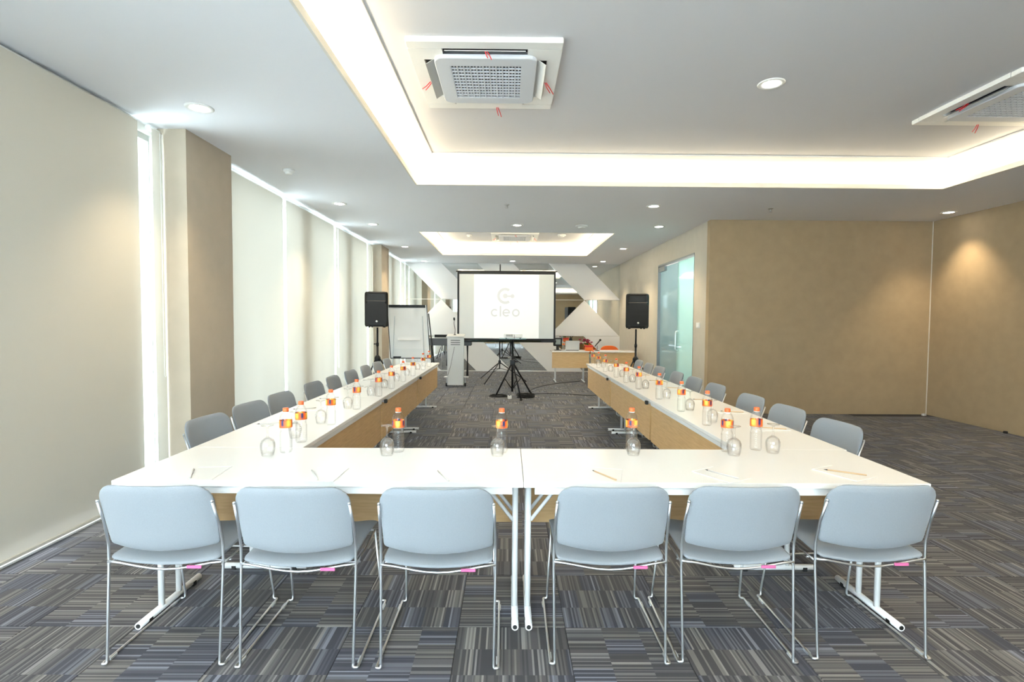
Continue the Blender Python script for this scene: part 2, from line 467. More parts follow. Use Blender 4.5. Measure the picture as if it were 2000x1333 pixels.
for c in near:
    w, d = round(c[2]-c[0], 4), round(c[3]-c[1], 4)
    if (w, d) not in shared:
        mb = MB(); tile_mb(mb, (0, 0, w, d)); shared[(w, d)] = mb.mesh('carpet_tile', M['carpet'])
    o = bpy.data.objects.new('carpet_tile', shared[(w, d)]); COL.objects.link(o)
    o.location = (c[0], c[1], 0); o.parent = floor
mb = MB()
for c in rest: tile_mb(mb, c)
tag(mb.build('carpet_tiles_beyond', M['carpet'], floor), kind='stuff')

# ------------------------------------------------------------------ ceiling with two coffers
C1 = (-1.078, -1.2, 5.06, 6.13)          # x0, y0, x1, y1 of the big coffer's lip
C2 = (-1.605, 9.41, 1.90, 12.72)
def ceil_cells():
    xs = sorted({XW-.3, C1[0]-.10, C1[2]+.10, C2[0]-.10, C2[2]+.10, XRR+.15, XR+2.3})
    ys = sorted({Y0-.15, C1[1]-.10, C1[3]+.10, C2[1]-.10, C2[3]+.10, YB+.15})
    return xs, ys
def hole(x, y):
    for c in (C1, C2):
        if c[0]-.10 < x < c[2]+.10 and c[1]-.10 < y < c[3]+.10: return True
    return False
mb = MB(); xs, ys = ceil_cells()
for a, b in zip(xs, xs[1:]):
    for c, d in zip(ys, ys[1:]):
        if not hole((a+b)/2, (c+d)/2): mb.box((a, c, H), (b, d, H+.05))
for c in (C1, C2):      # the ledge strips round each opening
    x0, y0, x1, y1 = c
    for a, b in (((x0-.10, y0-.10, H), (x0, y1+.10, H+.05)), ((x1, y0-.10, H), (x1+.10, y1+.10, H+.05)),
                 ((x0, y0-.10, H), (x1, y0, H+.05)), ((x0, y1, H), (x1, y1+.10, H+.05))):
        mb.box(a, b)
ceiling = struct('ceiling', mb, M['ceiling'])
struct('ceiling_sky_block', MB().box((XW-.35, Y0-.2, 3.62), (XRR+.2, YB+.2, 3.72)), M['white_wall'])  # unseen slab added to keep sky light out of the coffers

def coffer(c, ztop, inset, far, watts):
    x0, y0, x1, y1 = c; e = .10
    o = [(x0-e, y0-e), (x1+e, y0-e), (x1+e, y1+e), (x0-e, y1+e)]
    q = [(x0+inset, y0+inset), (x1-inset, y0+inset), (x1-inset, y1-far), (x0+inset, y1-far)]
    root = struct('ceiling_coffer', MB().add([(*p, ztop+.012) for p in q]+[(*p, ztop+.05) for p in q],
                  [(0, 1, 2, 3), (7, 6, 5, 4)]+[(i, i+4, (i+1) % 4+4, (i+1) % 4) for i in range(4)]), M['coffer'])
    for i in range(4):
        j = (i+1) % 4
        a, b, cc, d = o[i], o[j], q[j], q[i]
        zs = H+.19
        o2 = [(x0-e-.03, y0-e-.03), (x1+e+.03, y0-e-.03), (x1+e+.03, y1+e+.03), (x0-e-.03, y1+e+.03)]
        a2_, b2_ = o2[i], o2[j]
        vs = [(*a, H+.05), (*b, H+.05), (*b, zs), (*a, zs), (*a2_, H+.05), (*b2_, H+.05), (*b2_, zs), (*a2_, zs)]
        MB().add(vs, [(0, 1, 2, 3), (7, 6, 5, 4), (0, 4, 5, 1), (1, 5, 6, 2), (2, 6, 7, 3), (3, 7, 4, 0)]).build('cove_side', M['cove'], root)
        vs = [(*a, zs), (*b, zs), (*cc, ztop), (*d, ztop), (*a, ztop+.05), (*b, ztop+.05), (*cc, ztop+.05), (*d, ztop+.05)]
        MB().add(vs, [(0, 1, 2, 3), (7, 6, 5, 4), (0, 4, 5, 1), (1, 5, 6, 2), (2, 6, 7, 3), (3, 7, 4, 0)]).build('cove_soffit', M['cove'], root)
    # lip trim round the opening
    t = .012
    for a, b in (((x0-.005, y0, H-.004), (x0+t, y1, H+.05)), ((x1-t, y0, H-.004), (x1+.005, y1, H+.05)),
                 ((x0+t, y0-.005, H-.004), (x1-t, y0+t, H+.05)), ((x0+t, y1-t, H-.004), (x1-t, y1+.005, H+.05))):
        MB().box(a, b).build('cove_lip', M['lip'], root)
    # LED strips lying on the ledge, with their light
    g = .055
    for (px, py, lx, ly, d) in (((x0-g), (y0+y1)/2, .02, (y1-y0), (0, 0, 1)), ((x1+g), (y0+y1)/2, .02, (y1-y0), (0, 0, 1)),
                                ((x0+x1)/2, y0-g, (x1-x0), .02, (0, 0, 1)), ((x0+x1)/2, y1+g, (x1-x0), .02, (0, 0, 1))):
        L = max(lx, ly)
        MB().box((px-lx/2, py-ly/2, H+.05), (px+lx/2, py+ly/2, H+.062)).build('led_strip', M['led'], root)
        la = bpy.data.lights.new('cove_light', 'AREA'); la.shape = 'RECTANGLE'; la.size = L; la.size_y = .03
        la.energy = watts*L; la.color = COVE
        ob = bpy.data.objects.new('cove_light', la); COL.objects.link(ob)
        z = -Vector(d).normalized(); xa = Vector((0, 1, 0)) if ly > lx else Vector((1, 0, 0)); ya = z.cross(xa)
        ob.matrix_world = Matrix.Translation((px, py, H+.07)) @ Matrix((xa, ya, z)).transposed().to_4x4()
    return root
coffer(C1, 3.25, .235, .34, COVE_W)
coffer(C2, 3.25, .12, .12, COVE_W*1.6)

# ------------------------------------------------------------------ walls
# window wall on the left: piers and spandrels round tall openings, widths and floor slot shaped for the daylight glow
wins = [(.2, .85), (4.08, 4.405), (5.3, 7.35), (7.6, 9.35), (9.55, 11.08), (11.77, 12.9), (13.1, 14.5)]
mb = MB()
prev = Y0-.1
for a, b in wins:
    mb.box((XW-.25, prev, .11), (XW, a, 3.62)); prev = b
    mb.box((XW-.25, a, 2.94), (XW, b, 3.62))
mb.box((XW-.25, prev, .11), (XW, YB+.15, 3.62)); mb.box((XW-.25, Y0-.1, -.12), (XW, YB+.15, .002))
struct('wall_left', mb, M['white_wall'])
for k, (a, b) in enumerate(wins):
    fw = .008 if k == 1 else .05
    w = struct('window_%d' % (k+1), MB().box((XW-.07, a, .04), (XW-.03, a+fw, 2.94)).box((XW-.07, b-fw, .04), (XW-.03, b, 2.94))
               .box((XW-.07, a+fw, .04), (XW-.03, b-fw, .09)).box((XW-.07, a+fw, 2.89), (XW-.03, b-fw, 2.94)), M['frame_al'])
    MB().box((XW-.056, a+fw, .09), (XW-.050, b-fw, 2.89)).build('pane', M['pane'], w)
# piers standing out between the bays
def pier(a, b):
    struct('wall_pier', MB().box((XW, a, 0), (-2.674, b, H)), M['pier'])
pier(4.405, 5.115); pier(11.09, 11.76)
# sill board under the blinds
MB_ = MB().box((XW, Y0, 0), (XL-.03, 4.405, .012)).box((XW, 5.115, 0), (XL-.03, 11.09, .012)).box((XW, 11.76, 0), (XL-.03, YB, .012))
struct('trim_1', MB_, M['white_wall'])

wb = struct('wall_back', MB().box((XW-.2, YB+.03, 0), (XR+.3, YB+.13, 3.62)), M['white_wall'])
# mirror and white geometric panels: 6 x 3 grid
UW = (XR-XL)/6; RZ = [H, 2.0, 1.0, 0.0]
def gx(i): return XL+i*UW
for r in range(3):
    for i in range(6):
        g = .003
        MB().box((gx(i)+g, YB+.012, RZ[r+1]+g), (gx(i+1)-g, YB+.03, RZ[r]-g)).build('mirror_panel', M['mirror'], wb)
def wpanel(poly):
    MB().prism([(gx(i), z) for i, z in poly], 'y', YB-.028, YB+.012).build('white_panel', M['white_panel'], wb)
e = .008
for k in (0, 2, 4):
    wpanel([(k, H-.002), (k+1, H-.002), (k+2, 2+e), (k+1, 2+e)])
for k in (0, 2, 4):
    wpanel([(k+.02, 1+e), (k+1.98, 1+e), (k+1, 2-e)])
for k in (1, 3):
    wpanel([(k, 1-e), (k+1, 1-e), (k+2, .004), (k+1, .004)])
wpanel([(5, 1-e), (6, 1-e), (6, .004)])
wpanel([(0, 1-e), (1, .004), (0, .004)])
for z in (2.0, 1.0):
    MB().box((XL, YB-.006, z-.006), (XR, YB+.012, z+.006)).build('seam_strip', M['seam'], wb)
MB().box((XL, YB-.02, 0), (XR, YB+.012, .02)).build('seam_strip', M['seam'], wb)

# right wall of the far part with the glass door opening
D0, D1, DZ = 8.75, 10.83, 2.58
mb = MB().box((XR, YR+.12, 0), (XR+.12, D0, 3.62)).box((XR, D1, 0), (XR+.12, YB+.12, 3.62)).box((XR, D0, DZ), (XR+.12, D1, 3.62))
struct('wall_right_far', mb, M['wall_light'])
struct('wall_recess', MB().box((XR, YR, 0), (XRR+.15, YR+.12, 3.62)), M['wall'])
struct('wall_right', MB().box((XRR, Y0-.1, 0), (XRR+.15, YR, 3.62)), M['wall'])
struct('trim_2', MB().box((XRR-.010, YR-.010, 0), (XRR-.001, YR-.001, H)), M['lip'])
# wall behind the camera with a broad window
mb = MB().box((XW-.2, Y0-.15, 0), (-2.5, Y0, 3.62)).box((1.3, Y0-.15, 0), (XRR+.1, Y0, 3.62)).box((-2.5, Y0-.15, 2.85), (1.3, Y0, 3.62)).box((-2.5, Y0-.15, 0), (1.3, Y0, .6))
struct('wall_front', mb, M['wall'])
w = struct('window_9', MB().box((-2.5, Y0-.1, .6), (-2.45, Y0-.05, 2.85)).box((1.25, Y0-.1, .6), (1.3, Y0-.05, 2.85)).box((-.62, Y0-.1, .6), (-.57, Y0-.05, 2.85)), M['frame_al'])
MB().box((-2.45, Y0-.08, .6), (-.62, Y0-.074, 2.85)).build('pane', M['pane'], w)
MB().box((-.57, Y0-.08, .6), (1.25, Y0-.074, 2.85)).build('pane', M['pane'], w)

# corridor behind the glass door
struct('wall_corridor', MB().box((5.2, YR+.12, 0), (5.3, YB+.1, 3.0)).box((XR+.12, 11.9, 0), (5.2, 12.0, 3.0)), M['white_wall'])
area('corridor_fill', (4.2, 9.8, 2.9), (0, 0, -1), 1.2, 2.4, 60, (.95, 1, 1))  # unseen area light added to light the corridor behind the door glass
door = struct('door_1', MB().box((XR-.012, D0, DZ-.03), (XR+.07, D1, DZ)).box((XR-.004, D0, 0), (XR+.07, D0+.008, DZ-.03)).box((XR-.012, D1-.015, 0), (XR+.07, D1, DZ-.03)), M['grey_frame'])
MB().box((XR+.012, D0+.02, .012), (XR+.024, 9.63, DZ-.055)).build('door_leaf', M['door_glass'], door)
MB().box((XR+.040, 9.60, .012), (XR+.052, D1-.03, DZ-.055)).build('sidelight', M['door_glass2'], door)
MB().box((XR-.005, D1-.42, DZ-.14), (XR+.060, D1-.03, DZ-.05)).build('patch_fitting', M['grey_frame'], door)
hd = MB()
for s in (-1,):
    p = [(XR+.024, 9.53, 1.25), (XR-.045, 9.53, 1.25), (XR-.045, 9.53, .90), (XR+.024, 9.53, .90)]
    hd.tube(fillet(p, .035), .013, 8)
hd.build('door_handle', M['chrome'], door)
hd2 = MB(); hd2.tube(fillet([(XR+.10, 9.53, 1.25), (XR+.10, 9.53, .90)], .03), .013, 8); 
hd2.tube([(XR+.024, 9.53, 1.25), (XR+.10, 9.53, 1.25)], .010, 6).tube([(XR+.024, 9.53, .90), (XR+.10, 9.53, .90)], .010, 6)
hd2.build('door_handle', M['chrome'], door)

# wall switch
sw = empty('light_switch', (XR, 8.51, 1.37), 0, 'white double light switch on the beige wall beside the aqua glass door', 'switch')
MB().box((-.012, -.075, -.045), (0, .075, .045), .003).build('plate', M['white_pl'], sw)
for s in (-.034, .034):
    MB().box((-.018, s-.027, -.033), (-.012, s+.027, .033)).build('rocker', M['ac_white'], sw)

# ------------------------------------------------------------------ roller blinds
blinds = [(1.98, 4.11), (4.27, 4.40), (5.12, 6.705), (6.80, 8.655), (8.74, 10.64), (10.74, 11.085), (11.765, 13.90), (14.02, 14.50)]
blab = ['large beige roller blind at the left edge, nearest the viewpoint',
        'narrow strip of beige roller blind between the first bright gap and the near pier',
        'pale roller blind just beyond the near taupe pier', 'pale roller blind second beyond the near taupe pier',
        'pale roller blind third beyond the near pier, behind the left loudspeaker',
        'narrow pale roller blind against the near side of the far pier',
        'pale roller blind beyond the far pier, behind the flip chart', 'narrow pale roller blind in the corner by the mirror wall']
for k, (a, b) in enumerate(blinds):
    root = empty('roller_blind', (XL, (a+b)/2, 0), 0, blab[k], 'blind', 'roller blinds on the window wall')
    h = (b-a)/2; mb = MB(); n = max(6, int((b-a)/.06)); zs = [.05, .3, .7, 1.2, 1.8, 2.4, 2.955]
    rnd = random.Random(k)
    ph = [rnd.uniform(0, 6) for _ in range(4)]
    vs = []
    for z in zs:
        for i in range(n+1):
            y = -h+2*h*i/n; t = i/n
            wv = (1-z/3)**1.5*(.010*sin(y*9+ph[0])+.007*sin(y*17+ph[1])) if k > 1 else .001*sin(y*4+ph[0])
            curl = -.012*(math.exp(-(y+h)/.05)+math.exp(-(h-y)/.05))
            vs.append((wv+curl, y, z))
    fs = [(r*(n+1)+i, r*(n+1)+i+1, (r+1)*(n+1)+i+1, (r+1)*(n+1)+i) for r in range(len(zs)-1) for i in range(n)]
    mb.add(vs, fs, True).build('blind_fabric', M['blind'], root)
    MB().box((-.012, -h, .038), (.008, h, .058), .003).build('bottom_rail', M['blind'], root)
    MB().tube([(-.045, -h, 2.965), (-.045, h, 2.965)], .022, 10).build('roller_tube', M['white_pl'], root)
def chain(y, z0, z1, lab):
    MBc = MB(); p = [(0, -.012, z1), (0, -.012, z0+.012), (0, 0, z0), (0, .012, z0+.012), (0, .012, z1)]
    o = MBc.tube(fillet(p, .012), .0032, 6).build('blind_chain', M['white_pl'])
    o.location = (XL+.022, y, 0); tag(o, lab, 'blind chain', 'blind pull chains'); return o
chain(4.33, .95, 2.93, 'white pull chain hanging beside the first bright gap of the blinds')
chain(8.76, .62, 2.93, 'white pull chain looping down beside the third bright gap of the blinds')

# ------------------------------------------------------------------ ceiling fixtures
def make_downlight():
    t = empty('downlight')
    MB().lathe([(.062, .0), (.064, -.006), (.092, -.009), (.098, -.004), (.098, 0)], n=28, cap=False).build('trim_ring', M['white_pl'], t)
    MB().lathe([(.001, -.0025), (.064, -.0025)], n=24, cap=False).build('lens', M['lamp'], t)
    la = bpy.data.lights.new('downlight_lamp', 'SPOT'); la.energy = DOWN_W*4; la.color = WARM; la.spot_size = radians(92); la.spot_blend = .85
    la.shadow_soft_size = .06
    lo = bpy.data.objects.new('downlight_lamp', la); COL.objects.link(lo); lo.parent = t; lo.location = (0, 0, -.03)
    return t
dls = [(-2.30, 3.96, H, 'round downlight over the near window bay, left of the big coffer'),
       (-2.30, 7.17, H, 'round downlight over the first chairs beyond the near pier'),
       (-2.24, 8.69, H, 'round downlight on the window side, third from the front'),
       (-2.23, 11.34, H, 'round downlight on the window side beside the far pier'),
       (-2.265, 14.09, H, 'round downlight in the far left corner by the mirror wall'),
       (1.973, 7.17, H, 'round downlight just beyond the far edge of the big coffer, right of centre'),
       (2.489, 8.71, H, 'round downlight near the corner of the tan recess wall'),
       (.138, 8.68, H, 'round downlight midway between the two coffers, in line with the screen'),
       (2.485, 11.40, H, 'round downlight right of the small coffer, above the glass door'),
       (2.504, 13.89, H, 'round downlight in the far right corner by the mirror wall'),
       (.105, 13.93, H, 'round downlight right before the mirror wall, above the screen'),
       (6.216, 7.41, H, 'round downlight in the far right corner of the tan recess'),
       (2.00, 4.06, 3.262, 'round downlight inside the big coffer between the two air units'),
       (2.00, 1.0, 3.262, 'round downlight inside the big coffer, above the viewpoint'),
       (-2.30, .9, H, 'round downlight over the near window bay beside the viewpoint'),
       (6.1, 4.6, H, 'round downlight over the right wall, beside the big coffer'),
       (4.30, 7.41, H, 'round downlight before the middle of the tan recess wall')]
d0 = make_downlight()
for k, (x, y, z, lab) in enumerate(dls[:16]):
    o = d0 if k == 0 else copy_tree(d0)
    o.location = (x, y, z); tag(o, lab, 'ceiling light', 'round downlights')

def sprinkler(x, y, z, lab):
    t = empty('sprinkler_head', (x, y, z), 0, lab, 'sprinkler', 'ceiling sprinklers')
    MB().lathe([(.001, 0), (.035, 0), (.032, -.006), (.012, -.010), (.001, -.010)], n=16, cap=False).build('rosette', M['brass'], t)
    MB().tube([(0, 0, -.008), (0, 0, -.040)], .007, 8).tube([(-.014, 0, -.012), (-.012, 0, -.034), (0, 0, -.044)], .003, 6).tube([(.014, 0, -.012), (.012, 0, -.034), (0, 0, -.044)], .003, 6).build('stem', M['brass'], t)
    MB().lathe([(.001, -.044), (.020, -.044), (.020, -.047), (.001, -.047)], n=14, cap=False).build('deflector', M['brass'], t)
sprinkler(-.027, 7.15, H, 'small metal sprinkler just beyond the big coffer, in line with the screen')
sprinkler(3.619, 7.27, H, 'small metal sprinkler above the left end of the tan recess wall')
sprinkler(.043, 12.45, 3.262, 'small metal sprinkler inside the small coffer, behind the air unit')
def detector(x, y, z, lab, r=.06):
    t = empty('smoke_detector', (x, y, z), 0, lab, 'smoke detector', 'smoke detectors')
    MB().lathe([(.001, 0), (r, 0), (r, -.012), (r*.85, -.022), (.001, -.022)], n=22, cap=False).build('base', M['white_pl'], t)
    MB().lathe([(r*.62, -.022), (r*.6, -.040), (r*.4, -.048), (.001, -.048)], n=22, cap=False).build('sensor_dome', M['white_pl'], t)
detector(-2.313, 5.574, H, 'white smoke detector on the ceiling beyond the near pier')
detector(1.201, 8.676, H, 'flat white round detector between the two coffers, right of the screen', .10)
detector(-.843, 11.33, 3.262, 'white detector inside the small coffer, left of the air unit')
detector(1.131, 11.24, 3.262, 'flat white detector inside the small coffer, right of the air unit', .09)

def make_ac():
    t = empty('air_conditioner')
    # local: z=0 ceiling, hangs down; -y faces the camera
    S = .54; zt = -.035
    # outer frame: ring with bevelled edge, open over the slots
    fr = MB()
    slot_in, slot_out, sl = .375, .445, .30
    def ringbox(x0, y0, x1, y1): fr.box((x0, y0, zt), (x1, y1, 0), .006)
    fr.box((-S, -S, zt), (S, -slot_out, 0), .008); fr.box((-S, slot_out, zt), (S, S, 0), .008)
    fr.box((-S, -slot_out, zt), (-slot_out, slot_out, 0)); fr.box((slot_out, -slot_out, zt), (S, slot_out, 0))
    for sx in (-1, 1):
        for sy in (-1, 1):
            a, b = sorted((sx*sl, sx*slot_out)); c, d = sorted((sy*sl, sy*slot_out))
            fr.box((a, c, zt), (b, d, -.002))
    fr.build('outer_frame', M['ac_white'], t)
    # dark throats behind slots
    th = MB()
    for a, b in (((-sl, -slot_out, -.006), (sl, -slot_in+.02, -.002)), ((-sl, slot_in-.02, -.006), (sl, slot_out, -.002)),
                 ((-slot_out, -sl, -.006), (-slot_in+.02, sl, -.002)), ((slot_in-.02, -sl, -.006), (slot_out, sl, -.002))):
        th.box(a, b)
    th.build('air_slot', M['dark'], t)
    # louvers: near one open, side ones tilted, far one closed
    def louver(cx, cy, ang, alongx, L=.285, w=.032, m='ac_white'):
        mb = MB(); vs = []
        for sgn, off in ((-1, -.002), (1, -.002), (1, .002), (-1, .002)):
            pass
        c, s_ = cos(ang), sin(ang)
        pts = [(-w*c, -w*s_), (w*c, w*s_), (w*c-.004*s_, w*s_+.004*c), (-w*c-.004*s_, -w*s_+.004*c)]
        if alongx: mb.prism([(cy+p[0], zt-.006+p[1]) for p in pts], 'x', cx-L, cx+L)
        else: mb.prism([(cx+p[0], zt-.006+p[1]) for p in pts], 'y', cy-L, cy+L)
        mb.build('louver', M[m], t)
    louver(0, -.432, radians(20), True, w=.005)
    louver(0, .41, radians(0), True, w=.034)
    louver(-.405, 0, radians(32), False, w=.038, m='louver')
    louver(.405, 0, radians(-32), False, w=.038)
    # centre panel with rounded corners and a lattice grille
    R = .372; cr = .07; poly = []
    for cx, cy, a0 in ((R-cr, R-cr, 0), (-R+cr, R-cr, 90), (-R+cr, -R+cr, 180), (R-cr, -R+cr, 270)):
        for k in range(7):
            a = radians(a0+15*k); poly.append((cx+cr*cos(a), cy+cr*sin(a)))
    G = .262
    # panel = ring round the grille opening
    n = len(poly); inner = []
    for (x, y) in poly:
        m_ = max(abs(x), abs(y)); inner.append((x/m_*G, y/m_*G))
    vs = [(x, y, zt-.020) for x, y in poly]+[(x, y, zt-.024) for x, y in [(p[0]*.985, p[1]*.985) for p in poly]]+[(x, y, zt-.024) for x, y in inner]+[(x, y, zt-.004) for x, y in inner]+[(x, y, zt+.004) for x, y in poly]
    fs = []
    for a in range(n):
        b = (a+1) % n
        fs += [(4*n+a, 4*n+b, b, a), (a, b, n+b, n+a), (n+a, n+b, 2*n+b, 2*n+a), (2*n+a, 2*n+b, 3*n+b, 3*n+a)]
    MB().add(vs, fs).build('intake_panel', M['ac_grille'], t)
    MB().box((-.285, -.285, zt-.003), (.285, .285, zt+.003)).build('grille_backing', M['dark'], t)
    lt = MB(); N = 11
    for k in range(N+1):
        p = -G+2*G*k/N
        lt.box((p-.005, -G, zt-.022), (p+.005, G, zt-.012)); lt.box((-G, p-.006, zt-.0225), (G, p+.006, zt-.013))
    for k in range(N):
        for q in range(N):
            x, y = -G+2*G*(k+.5)/N, -G+2*G*(q+.5)/N
            lt.box((x-.003, y-.022, zt-.021), (x+.006, y+.002, zt-.012))
    tag(lt.build('grille_lattice', M['ac_grille'], t), kind='stuff')
    # red ribbons tied to the louvers
    for (x, y, dx, dy) in ((0, -.43, .02, .01), (-.45, .03, -.07, .03), (.45, .03, .05, .08), (.06, .50, .015, .07)):
        rb = MB()
        for s in (0, 1):
            rb.tube([(x+s*.012, y, zt-.004), (x+dx*.5+s*.022, y+dy*.5, zt-.03), (x+dx+s*.026, y+dy, zt-.045-.01*s)], .0035, 5)
        rb.build('ribbon', M['red'], t)
    return t
ac = make_ac()
ac.location = (-.165, 3.97, 3.262); ac.scale = (.95, .99, 1)
tag(ac, 'large white ceiling cassette air unit with red ribbons, in the middle of the big coffer', 'air conditioner', 'ceiling cassette air units')
a2 = copy_tree(ac); a2.location = (4.15, 4.27, 3.262); a2.scale = (.95, .95, 1)
tag(a2, 'ceiling cassette air unit with red ribbons cut off by the right edge', 'air conditioner', 'ceiling cassette air units')
a3 = copy_tree(ac); a3.location = (.13, 11.47, 3.262); a3.scale = (.93, .95, 1)
tag(a3, 'small distant ceiling cassette air unit inside the far coffer', 'air conditioner', 'ceiling cassette air units')

# ------------------------------------------------------------------ folding tables
def make_table(L, inset=.032, panel_y=.565):
    """local x along the length, y 0..0.6; beech modesty panel on the y=0.57 side"""
    t = empty('folding_table')
    D = .6; Z = .73
    MB().box((.001, 0, Z-.025), (L-.001, D, Z), .002).build('tabletop', M['table_white'], t)
    for y0, y1 in ((.012, .04), (.56, .588)):
        MB().box((.05, y0, Z-.058), (L-.05, y1, Z-.025)).build('frame_beam', M['steel_white'], t)
    MB().box((.025, panel_y-.009, .335), (L-.025, panel_y+.009, Z-.058)).build('modesty_panel', M['wood'], t)
    for sx in (0, 1):
        x = inset if sx == 0 else L-inset; d = 1 if sx == 0 else -1
        ft = MB().tube([(x, .10, .0185), (x, .575, .0185)], .0165, 12)
        f = ft.build('foot_bar', M['steel_white'], t)
        for yy in (.10, .575):
            MB().lathe([(.0115, 0), (.0125, 0)], n=10)
            sgn = -1 if yy < .3 else 1
            MB().tube([(x, yy-sgn*.004, .0185), (x, yy+sgn*.0012, .0185)], .0105, 12).build('end_plug', M['rubber'], f)
            MB().box((x-.018, yy-sgn*.065-.012, .0), (x+.018, yy-sgn*.065+.012, .022)).build('rubber_clip', M['rubber'], f)
        for yy in (.265, .40):
            MB().tube([(x, yy, .03), (x, yy, Z-.03)], .0145, 10).build('leg', M['steel_white'], t)
        for yy in (.265, .40):
            MB().tube([(x+d*.012, yy, .46), (x+d*.20, yy, Z-.03)], .009, 8).build('brace', M['steel_white'], t)
        MB().tube([(x-.019, .265, .455), (x-.0, .265, .455)], .006, 8).build('pivot_bolt', M['chrome'], t)
    return t
TL, TY = -1.7276, 2.2646
tf = make_table(1.8)
tf.location = (TL, TY, 0)
tag(tf, 'white folding table in front, left half, behind the three left chairs', 'table', 'white folding tables')
o = copy_tree(tf); o.location = (TL+1.8, TY, 0)
tag(o, 'white folding table in front, right half, behind the three right chairs', 'table', 'white folding tables')
SL = 1.9
ts = make_table(SL, .10)
first = True
YS = TY+.6
for k in range(3):
    o = ts if first else copy_tree(ts); first = False
    o.location = (TL, YS+SL*(k+1), 0); o.rotation_euler = (0, 0, -pi/2)
    tag(o, 'white folding table in the window side row, '+('nearest the front', 'middle of three', 'furthest, ending by the flip chart')[k], 'table', 'white folding tables')
RX = 1.888
for k in range(3):
    o = copy_tree(ts); o.location = (RX, YS+SL*k, 0); o.rotation_euler = (0, 0, pi/2+(0, -.003, 0)[k])
    tag(o, 'white folding table in the door side row, '+('nearest the front', 'middle of three', 'furthest, ending by the desk with flowers')[k], 'table', 'white folding tables')
# round joining clip at the joints
for sx, x in ((-1, -1.10), (1, 1.275)):
    for k in (1, 2):
        side = 'window side' if sx < 0 else 'door side'
        o = MB().box((-.012, -.022, -.016), (.012, .022, .016), .003).build('joining_clip', M['rubber'])
        o.location = (x-.0285 if sx < 0 else x+.013-.0125, YS+SL*k, .69)
        o.location.x = (TL+.6+.0125) if sx < 0 else (RX-.6-.0125)
        tag(o, 'black clip at the '+('nearer' if k == 1 else 'farther')+' joint of the '+side+' tables', 'clip', 'black table clips')

# ------------------------------------------------------------------ stacking chairs
def pillow(mb, W, Hh, fn, T, nx=16, ny=14, k=.5, smooth=True, rt=.07, rb=.03, taper=0.0):
    """fn(x, y) -> (pos, normal); a cushion of thickness T with rounded corners (rt at +y, rb at -y)"""
    top, bot = [], []
    for j in range(ny+1):
        b = sin(pi/2*(-1+2*j/ny))
        y = b*Hh/2
        hw = W/2
        if y > Hh/2-rt: hw -= rt-sqrt(max(0, rt*rt-(y-(Hh/2-rt))**2))
        if y < -Hh/2+rb: hw -= rb-sqrt(max(0, rb*rb-(-Hh/2+rb-y)**2))
        hw *= 1-taper*(1-b)/2
        for i in range(nx+1):
            a = sin(pi/2*(-1+2*i/nx))
            x = a*hw
            m = max(abs(a), abs(b)); th = T*.5*max(0.0, 1-m**7)**.5
            th = max(th, .0035)
            p, nr = fn(x, y)
            top.append(Vector(p)+Vector(nr)*th); bot.append(Vector(p)-Vector(nr)*th)
    n = nx+1; base = len(top); fs = []
    for j in range(ny):
        for i in range(nx):
            q = j*n+i
            fs.append((q, q+1, q+n+1, q+n)); fs.append((base+q, base+q+n, base+q+n+1, base+q+1))
    edge = [i for i in range(n)]+[j*n+n-1 for j in range(1, ny+1)]+[ny*n+i for i in range(n-2, -1, -1)]+[j*n for j in range(ny-1, 0, -1)]
    for q in range(len(edge)):
        a, b = edge[q], edge[(q+1) % len(edge)]
        fs.append((a, base+a, base+b, b))
    mb.add(top+bot, fs, smooth)
    return mb
